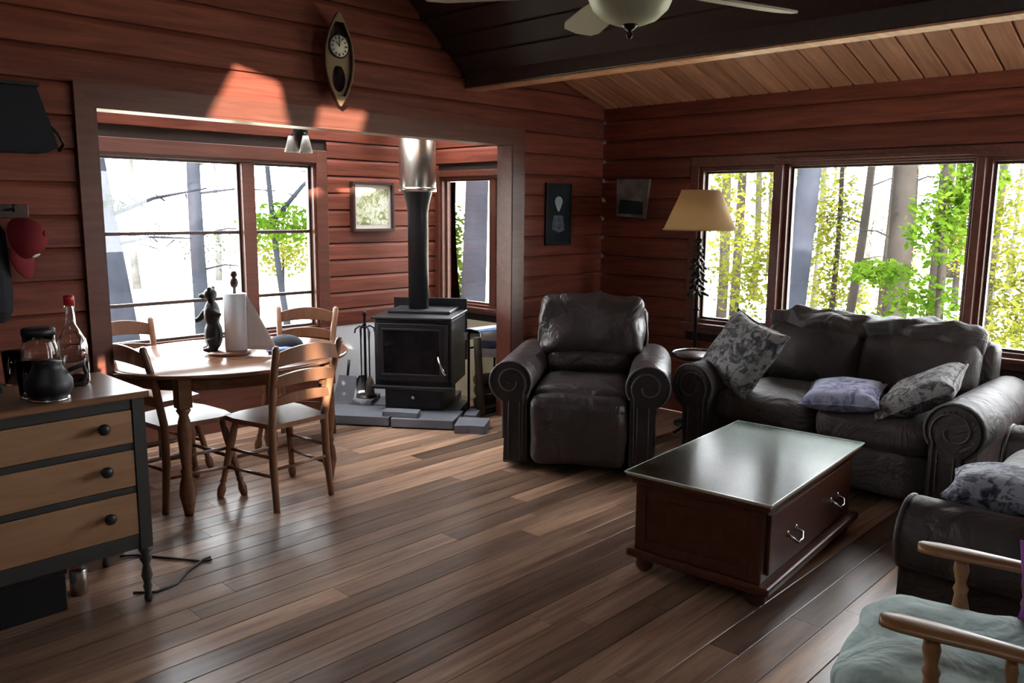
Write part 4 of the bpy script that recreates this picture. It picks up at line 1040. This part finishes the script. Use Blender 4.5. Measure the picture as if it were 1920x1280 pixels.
# ------------------------------------------------------------------ upholstery
def roll_profile(s, w, zc, rr, zb, n=16):
    """rolled arm in cross-section, s = +1 rolls towards +y; inner face at y = 0"""
    pts = [(0.0, zb), (0.0, zc - rr * 0.6)]
    for i in range(n + 1):
        a = R(215) - R(265) * i / n
        pts.append((rr * 0.82 + rr * math.cos(a), zc + rr * math.sin(a)))
    pts += [(w, zc - rr * 0.95), (w * 0.97, zb + 0.15), (w * 1.0, zb)]
    return [(s * y, z) for y, z in pts]
def arm(parent, s, y0, x0, x1, w, zc, rr, zb, mat, front_mat, nails=True):
    """rolled arm along local x from x0 to x1 (front), its scroll front and trim"""
    P = [(y0 + a, c) for a, c in roll_profile(s, w, zc, rr, zb)]
    cy = sum(p[0] for p in P) / len(P); cz = sum(p[1] for p in P) / len(P)
    def ring(x, k): return [(x, cy + (a - cy) * k, cz + (c - cz) * k) for a, c in P]
    b = MB().loft([ring(x0, 0.96), ring(x0 + 0.02, 1.0), ring(x0 * 0.3 + x1 * 0.7, 1.0), ring(x1 - 0.02, 1.0), ring(x1, 0.96)], True, False)
    b.prism(P, lambda a, c, d: (d, cy + (a - cy) * 0.96, cz + (c - cz) * 0.96), x1 - 0.002, x1)
    o = b.build('arm', mat, parent)
    b = MB()
    b.prism(P, lambda a, c, d: (d, cy + (a - cy) * 0.84, cz + (c - cz) * 0.93), x1 + 0.0005, x1 + 0.018, False)
    f = b.build('arm_front', front_mat, o, bevel=0.008)
    MB().tube(ring(x1 + 0.004, 0.97)[1:-1], 0.008, 6).build('piping', 'sofa_piping', o)
    # inner scroll of the roll and a row of nail heads along it
    y_c = y0 + s * rr * 0.82
    scroll = []
    for i in range(25):
        a = R(215) - R(400) * i / 24; q = rr * (0.78 - 0.5 * i / 24)
        scroll.append((x1 + 0.020, y_c + s * q * math.cos(a), zc + q * math.sin(a)))
    MB().tube([(x1 + 0.020, y0 + s * 0.03, zb + 0.06)] + scroll, 0.005, 5).build('scroll_welt', 'sofa_piping', o)
    for q in (0.3, 0.75): MB().tube([(x1 + 0.0185, y0 + s * w * q, zb + 0.03), (x1 + 0.0185, y0 + s * w * q, zc - rr * 0.9)], 0.004, 5).build('welt', 'sofa_piping', o)
    if nails:
        b = MB()
        for i in range(22):
            a = R(205) - R(300) * i / 21; q = rr * 0.72
            b.ball((x1 + 0.0205, y_c + s * q * math.cos(a), zc + q * math.sin(a)), (0.004, 0.0055, 0.0055), 6, 4)
        for i in range(14):
            b.ball((x1 + 0.0205, y0 + s * 0.052, zb + 0.08 + (zc - rr * 0.6 - zb - 0.08) * i / 14), (0.004, 0.0055, 0.0055), 6, 4)
        n_ = b.build('nailheads', 'nail', o); n_['kind'] = 'stuff'
    return o

# recliner: local +x is its front
rc = thing('recliner', 'dark leather recliner armchair with rolled arms by the back wall', 'armchair', (4.06, 3.24, 0), R(213))
arm(rc, 1, 0.30, -0.42, 0.45, 0.15, 0.535, 0.128, 0.03, 'leather', 'leather_dark', False)
arm(rc, -1, -0.30, -0.42, 0.45, 0.15, 0.535, 0.128, 0.03, 'leather', 'leather_dark', False)
MB().box(-0.40, 0.36, -0.29, 0.29, 0.06, 0.30).build('base_frame', 'leather_dark', rc, bevel=0.02)
MB().box(-0.36, 0.34, -0.25, 0.25, 0.0, 0.06).build('rocker_base', 'black_iron', rc)
MB().cushion((0.07, 0, 0.39), (0.66, 0.585, 0.19), 0.06, (0, 0, 0.25), 14, 0.014, 2).build('seat_cushion', 'leather', rc)
MB().cushion((0.45, 0, 0.262), (0.15, 0.57, 0.41), 0.055, (0.25, 0, 0.0), 14, 0.014, 9).build('footrest', 'leather', rc)
tl = Matrix.Rotation(R(-14), 3, 'Y')
MB().cushion((-0.40, 0, 0.56), (0.15, 0.74, 0.72), 0.07, (0.1, 0, 0.0), 10, 0.008, 3, tl).build('back_shell', 'leather', rc)
MB().cushion((-0.245, 0, 0.545), (0.20, 0.57, 0.18), 0.07, (0.25, 0, 0), 14, 0.014, 4, tl).build('lumbar_cushion', 'leather', rc)
MB().cushion((-0.315, 0, 0.775), (0.25, 0.70, 0.42), 0.085, (0.25, 0, 0.02), 22, 0.030, 6, tl, 6).build('head_cushion', 'leather', rc)
for s in (-1, 1):
    MB().tube([(-0.33, s * 0.355, 0.50), (-0.385, s * 0.365, 0.72), (-0.44, s * 0.345, 0.875)], 0.012, 6).build('piping', 'sofa_piping', rc)

def sofa(name, label, loc, rz, width, aw, rr, zc, depth, nb, back=True, seat_mat='sofa_fabric', zs=0.47):
    t = thing(name, label, 'sofa', loc, rz)
    hw = width / 2; xf, xb = depth / 2, -depth / 2
    inner = hw - rr * 1.82
    arm(t, 1, inner - 0.0, xb + 0.05, xf, aw, zc, rr, 0.05, 'sofa_fabric', 'sofa_fabric')
    arm(t, -1, -inner + 0.0, xb + 0.05, xf, aw, zc, rr, 0.05, 'sofa_fabric', 'sofa_fabric')
    MB().cushion((0.0 - 0.03, 0, 0.19), (depth - 0.10, 2 * inner - 0.006, 0.24), 0.025, (0, 0, 0), 6).build('base', 'sofa_fabric', t)
    MB().cushion((xb + 0.10, 0, 0.46), (0.18, 2 * inner + 0.12, 0.74), 0.06, (0, 0, 0.03), 10).build('back_frame', 'sofa_fabric', t)
    for x in (xf - 0.10, xb + 0.10):
        for y in (-hw + 0.10, hw - 0.10): MB().lathe([(0.022, 0), (0.032, 0.03), (0.026, 0.052), (0.002, 0.053)], (x, y, 0), 12).build('foot', 'frame_dark', t)
    for i in range(nb):
        w = 2 * inner / nb; y = -inner + w * (i + 0.5)
        MB().cushion((0.08, y, 0.40), (depth - 0.26, w - 0.008, 0.175), 0.06, (0.03, 0, 0.28), 12, 0.010, i + 2).build('seat_cushion', seat_mat, t)
        tl_ = Matrix.Rotation(R(-13), 3, 'Y')
        if back:
            MB().cushion((xb + 0.29, y, 0.645), (0.22, w + 0.02, 0.40), 0.085, (0.35, 0, 0.05), 16, 0.016, i + 11, tl_, 5).build('back_cushion', 'sofa_fabric', t)
            MB().cushion((xb + 0.20, y, 0.83), (0.26, w + 0.05, 0.17), 0.075, (0.1, 0, 0.18), 22, 0.042, i + 31, tl_, 9).build('pillow_top', 'sofa_fabric', t)
    return t
sf = sofa('sofa', 'dark grey-brown rolled-arm loveseat under the right-hand windows', (4.80, 1.865, 0), math.pi, 1.74, 0.17, 0.14, 0.50, 1.04, 2)
s2 = sofa('sofa', 'dark grey-brown loveseat at the right edge facing the back wall', (3.725, 0.42, 0), math.pi / 2, 1.66, 0.15, 0.135, 0.415, 1.0, 2, True, 'grey_seat')
def pil(name, label, c, w, d, th, rot, mat, group=None, seed=0):
    t = thing(name, label, 'pillow', c)
    t.rotation_euler = rot
    MB().pillow((0, 0, 0), w, d, th, None, 16, 0.012, seed).build('cover', mat, t)
    n = 8; e = []
    def P(a, b2): return (w / 2 * a * (1 - 0.09 * (1 - b2 * b2) * abs(a)), d / 2 * b2 * (1 - 0.09 * (1 - a * a) * abs(b2)), 0)
    for (a0, b0, a1, b1) in ((-1, -1, 1, -1), (1, -1, 1, 1), (1, 1, -1, 1), (-1, 1, -1, -1)):
        e += [P(a0 + (a1 - a0) * i / n, b0 + (b1 - b0) * i / n) for i in range(n)]
    MB().tube(e + [e[0]], 0.006, 6).build('piping', mat, t)
    return t
pil('throw_pillow', 'floral grey and navy pillow propped against the left arm of the window loveseat', (4.50, 2.40, 0.70), 0.47, 0.45, 0.17, (R(60), R(14), R(-112)), 'floral', seed=1)
pil('throw_pillow', 'violet-blue pillow lying flat in the middle of the window loveseat', (4.50, 1.77, 0.548), 0.46, 0.40, 0.12, (R(-4), R(-5), R(15)), 'floral_violet', seed=2)
pil('throw_pillow', 'floral pillow slumped against the right arm of the window loveseat', (4.58, 1.40, 0.60), 0.46, 0.44, 0.15, (R(-32), R(-8), R(8)), 'floral', seed=3)
pil('throw_pillow', 'floral navy and white pillow on the near seat of the right-edge loveseat', (3.33, 0.66, 0.56), 0.48, 0.44, 0.13, (R(-3), R(4), R(10)), 'floral_blue', seed=4)

# ------------------------------------------------------------------ coffee table chest
ct = thing('coffee_table', 'reddish-brown wooden chest coffee table with a glass-covered top', 'coffee table', (3.375, 1.72, 0), R(4.5))
hx, hy = 0.55, 0.305
MB().box(-hx + 0.02, hx - 0.02, -hy + 0.025, hy - 0.02, 0.10, 0.395).build('body', 'chest_wood', ct, bevel=0.004)
MB().box(-hx - 0.01, hx + 0.01, -hy - 0.02, hy + 0.01, 0.065, 0.10).build('plinth', 'chest_wood', ct, bevel=0.010)
b = MB().box(-hx, hx, -hy, hy, 0.395, 0.410).box(-hx - 0.012, hx + 0.012, -hy - 0.012, hy + 0.012, 0.411, 0.430); b.build('top_moulding', 'chest_wood', ct, bevel=0.006)
tp = MB().box(-hx - 0.014, hx + 0.014, -hy - 0.014, hy + 0.014, 0.4305, 0.440).build('tabletop', 'chest_top', ct, bevel=0.002)
g = MB().box(-hx - 0.016, hx + 0.016, -hy - 0.016, hy + 0.016, 0.4405, 0.4465).build('glass_top', 'table_glass', ct)
b = MB()
b.box(-hx - 0.0200, hx + 0.0200, -hy - 0.0202, -hy - 0.0162, 0.4405, 0.4465).box(-hx - 0.0200, hx + 0.0200, hy + 0.0162, hy + 0.0202, 0.4405, 0.4465)
b.box(-hx - 0.0202, -hx - 0.0162, -hy - 0.0162, hy + 0.0162, 0.4405, 0.4465).box(hx + 0.0162, hx + 0.0202, -hy - 0.0162, hy + 0.0162, 0.4405, 0.4465)
b.build('glass_edge', 'green_edge', ct)
# framed left end and drawer front
b = MB(); x = -hx + 0.02
b.box(x - 0.008, x, -hy + 0.027, -hy + 0.075, 0.102, 0.393).box(x - 0.008, x, hy - 0.07, hy - 0.022, 0.102, 0.393).box(x - 0.008, x, -hy + 0.075, hy - 0.07, 0.345, 0.393).box(x - 0.008, x, -hy + 0.075, hy - 0.07, 0.102, 0.15)
b.build('end_frame', 'chest_wood', ct, bevel=0.003)
dw = MB().box(-hx + 0.06, hx - 0.06, -hy + 0.010, -hy + 0.024, 0.125, 0.375).build('drawer', 'chest_wood', ct, bevel=0.004)
for x in (-0.26, 0.26):
    b = MB().tube([(x - 0.045, -hy + 0.012, 0.245), (x - 0.05, -hy - 0.018, 0.232), (x - 0.025, -hy - 0.028, 0.212), (x + 0.025, -hy - 0.028, 0.212), (x + 0.05, -hy - 0.018, 0.232), (x + 0.045, -hy + 0.012, 0.245)], 0.006, 8)
    for s in (-1, 1): b.ball((x + s * 0.046, -hy + 0.009, 0.245), (0.014, 0.006, 0.014), 10, 6)
    b.build('handle', 'silver', dw)
for sx in (-1, 1):
    for sy in (-1, 1):
        MB().lathe([(0.022, 0), (0.036, 0.012), (0.042, 0.032), (0.034, 0.055), (0.028, 0.066), (0.002, 0.0665)], (sx * (hx - 0.05), sy * (hy - 0.05), 0), 14).build('foot', 'chest_wood', ct)

# ------------------------------------------------------------------ side table and lamp
t = thing('side_table', 'small round dark side table with a pale rim between armchair and loveseat', 'side table', (4.90, 2.93, 0))
MB().lathe([(0.17, 0.555), (0.18, 0.565), (0.18, 0.575), (0.001, 0.576)], n=32).build('tabletop', 'frame_dark', t)
MB().lathe([(0.172, 0.576), (0.186, 0.574), (0.188, 0.588), (0.180, 0.592), (0.174, 0.586)], n=32, cap=False).build('rim', 'silver', t)
MB().lathe([(0.025, 0.03), (0.02, 0.1), (0.03, 0.2), (0.018, 0.3), (0.028, 0.45), (0.05, 0.555)], n=14).build('pedestal', 'frame_dark', t)
for k in range(3):
    a = 2 * math.pi * k / 3; u = Vector((math.cos(a), math.sin(a), 0))
    MB().tube([u * 0.02 + Vector((0, 0, 0.09)), u * 0.09 + Vector((0, 0, 0.07)), u * 0.15 + Vector((0, 0, 0.015))], [0.02, 0.016, 0.012], 8).build('leg', 'frame_dark', t)
LX, LY = 5.17, 3.13
t = thing('floor_lamp', 'floor lamp with a cream shade and black pine-tree stem by the windows', 'lamp', (LX, LY, 0))
MB().lathe([(0.13, 0), (0.13, 0.015), (0.04, 0.035), (0.015, 0.05), (0.002, 0.051)], n=24).build('base', 'black_iron', t)
MB().lathe([(0.012, 0.045), (0.012, 1.40), (0.018, 1.41), (0.010, 1.43), (0.010, 1.68), (0.002, 1.70)], n=12).build('pole', 'black_iron', t)
b = MB(); rl = random.Random(2)
for i in range(9):
    z = 1.35 - 0.047 * i; r = 0.028 + 0.0065 * i
    for k in range(6):
        a = 2 * math.pi * (k + 0.5 * (i % 2)) / 6 + rl.uniform(-0.25, 0.25); u = Vector((math.cos(a), math.sin(a), 0)); rr_ = r * rl.uniform(0.75, 1.2)
        b.tube([Vector((0, 0, z)), u * rr_ * 0.5 + Vector((0, 0, z - 0.004)), u * rr_ + Vector((0, 0, z - 0.024))], [0.005, 0.012, 0.009], 6)
b.build('tree_ornament', 'black_iron', t)
MB().lathe([(0.022, 0.84), (0.026, 0.85), (0.022, 0.86)], n=12).build('collar', 'black_iron', t)
b = MB(); pr_ = [(0.255, 1.415), (0.135, 1.69)]
b.lathe(pr_, n=40, cap=False); o = b.build('lamp_shade', 'shade_cloth', t); md = o.modifiers.new('thick', 'SOLIDIFY'); md.thickness = 0.003
for r, z in ((0.256, 1.417), (0.136, 1.688)): MB().tube([(r * math.cos(2 * math.pi * k / 32), r * math.sin(2 * math.pi * k / 32), z) for k in range(33)], 0.005, 6).build('shade_trim', 'shade_cloth', t)
for k in range(3):
    a = 2 * math.pi * k / 3; MB().tube([(0, 0, 1.67), (0.133 * math.cos(a), 0.133 * math.sin(a), 1.682)], 0.003, 5).build('spider', 'black_iron', t)
MB().ball((0, 0, 1.50), (0.028, 0.028, 0.04)).build('bulb', 'white_thread', t)

# ------------------------------------------------------------------ wooden armchair at the lower right, facing the back wall (local +y is its front)
t = thing('spindle_armchair', 'oak spindle-arm chair with a pale seafoam seat cushion at the lower right', 'armchair', (2.195, 0.32, 0), R(9))
for s in (-1, 1):
    rr = []
    for (y, w, z) in ((0.345, 0.012, 0.612), (0.335, 0.032, 0.613), (0.30, 0.042, 0.614), (0.22, 0.042, 0.615), (0.12, 0.031, 0.615), (0.0, 0.028, 0.613), (-0.15, 0.030, 0.608), (-0.28, 0.028, 0.603)):
        x = s * 0.258
        rr.append([(x + w * math.cos(a), y, z + 0.014 * math.sin(a)) for a in [2 * math.pi * k / 12 for k in range(12)]])
    MB().loft(rr, True).build('armrest', 'oak_arm', t)
    for y, nm in ((0.235, 'arm_post'), (0.08, 'spindle'), (-0.08, 'spindle')):
        k_ = 0.78 if nm == 'arm_post' else 0.55
        MB().leg((s * 0.252, y - 0.015, 0.335), (s * 0.258, y, 0.604), [(0.016 * k_, 0), (0.022 * k_, 0.2), (0.030 * k_, 0.45), (0.020 * k_, 0.62), (0.026 * k_, 0.68), (0.017 * k_, 0.74), (0.026 * k_, 0.88), (0.020 * k_, 1.0)], 12).build(nm, 'oak_arm', t)
    MB().tube([(s * 0.27, -0.26, 0.33), (s * 0.275, -0.30, 0.62), (s * 0.275, -0.37, 1.02)], [0.022, 0.022, 0.018], 10).build('back_post', 'oak_arm', t)
    MB().leg((s * 0.30, 0.26, 0), (s * 0.27, 0.22, 0.30), [(0.016, 0), (0.026, 0.35), (0.018, 0.6), (0.028, 0.8), (0.02, 1)], 12).build('leg', 'oak_arm', t)
    MB().leg((s * 0.28, -0.33, 0), (s * 0.26, -0.24, 0.30), [(0.016, 0), (0.026, 0.35), (0.018, 0.6), (0.028, 0.8), (0.02, 1)], 12).build('leg', 'oak_arm', t)
MB().box(-0.315, 0.315, -0.29, 0.29, 0.30, 0.335).build('seat_frame', 'oak_arm', t, bevel=0.008)
for z in (0.55, 0.80, 0.97): MB().tube([(-0.275, -0.30 - (z - 0.6) * 0.17, z), (0, -0.33 - (z - 0.6) * 0.17, z), (0.275, -0.30 - (z - 0.6) * 0.17, z)], 0.018, 8).build('back_rail', 'oak_arm', t)
MB().cushion((0, 0.07, 0.402), (0.57, 0.74, 0.128), 0.06, (0.02, 0.06, 0.35), 20, 0.022, 8, None, 8).build('seat_cushion', 'seafoam', t)
MB().cushion((0, -0.26, 0.70), (0.52, 0.10, 0.48), 0.045, (0, 0.3, 0), 10, 0.012, 9, Matrix.Rotation(R(10), 3, 'X')).build('back_cushion', 'seafoam', t)
tag(MB().pillow((2.375, 0.33, 0.585), 0.24, 0.24, 0.09, Matrix.Rotation(R(78), 3, 'Y') @ Matrix.Rotation(R(10), 3, 'X'), 12, 0.01, 9).build('purple_pillow', 'purple'), 'small purple pillow tucked at the back of the seafoam seat at the right edge', 'pillow')

# ------------------------------------------------------------------ ceiling fan
FX, FY = 2.21, 1.62
fzc = 2.43 + SL * (BX - FX)
t = thing('ceiling_fan', 'ceiling fan with pale blades and a frosted glass bowl light', 'ceiling fan', (FX, FY, 0))
MB().lathe([(0.07, fzc - 0.005), (0.065, fzc - 0.08), (0.02, fzc - 0.11), (0.014, fzc - 0.12), (0.014, 2.52), (0.03, 2.50), (0.002, 2.49)], n=20).build('downrod', 'fan_metal', t)
MB().lathe([(0.03, 2.50), (0.09, 2.48), (0.115, 2.43), (0.115, 2.36), (0.09, 2.32), (0.075, 2.31), (0.075, 2.285), (0.14, 2.28), (0.14, 2.27), (0.002, 2.269)], n=28).build('motor', 'fan_metal', t)
MB().lathe([(0.142, 2.268), (0.144, 2.245), (0.138, 2.21), (0.118, 2.165), (0.085, 2.135), (0.045, 2.120), (0.012, 2.118)], n=36).build('light_bowl', 'frosted', t)
MB().lathe([(0.145, 2.262), (0.149, 2.256), (0.145, 2.25)], n=36, cap=False).build('bowl_rim', 'fan_metal', t)
MB().lathe([(0.002, 2.075), (0.008, 2.08), (0.012, 2.09), (0.006, 2.10), (0.018, 2.108), (0.028, 2.118), (0.024, 2.125), (0.002, 2.126)], n=16).build('finial', 'fan_metal', t)
phi0 = math.atan2(rt.y, rt.x)
for k in range(5):
    a = phi0 + R(28 + 72 * k); rot = Matrix.Rotation(a, 3, 'Z') @ Matrix.Rotation(R(12), 3, 'X')
    ol = [(0.20, -0.045), (0.36, -0.062), (0.60, -0.070), (0.665, -0.055), (0.69, 0.0), (0.665, 0.055), (0.60, 0.070), (0.36, 0.062), (0.20, 0.045)]
    bl = MB().prism(ol, lambda p_, q_, d_: tuple(rot @ Vector((p_, q_, d_)) + Vector((0, 0, 2.230))), 0.0, 0.008).build('blade', 'fan_blade', t, bevel=0.002)
    MB().loft([[rot @ Vector((x_, y_, z_)) + Vector((0, 0, 2.230)) for y_, z_ in ((-w_, h_), (w_, h_), (w_, h_ + 0.006), (-w_, h_ + 0.006))] for x_, w_, h_ in ((0.09, 0.018, 0.082), (0.15, 0.014, 0.075), (0.185, 0.018, 0.03), (0.21, 0.03, 0.0085), (0.27, 0.035, 0.0085))], False).build('blade_iron', 'fan_metal', bl)
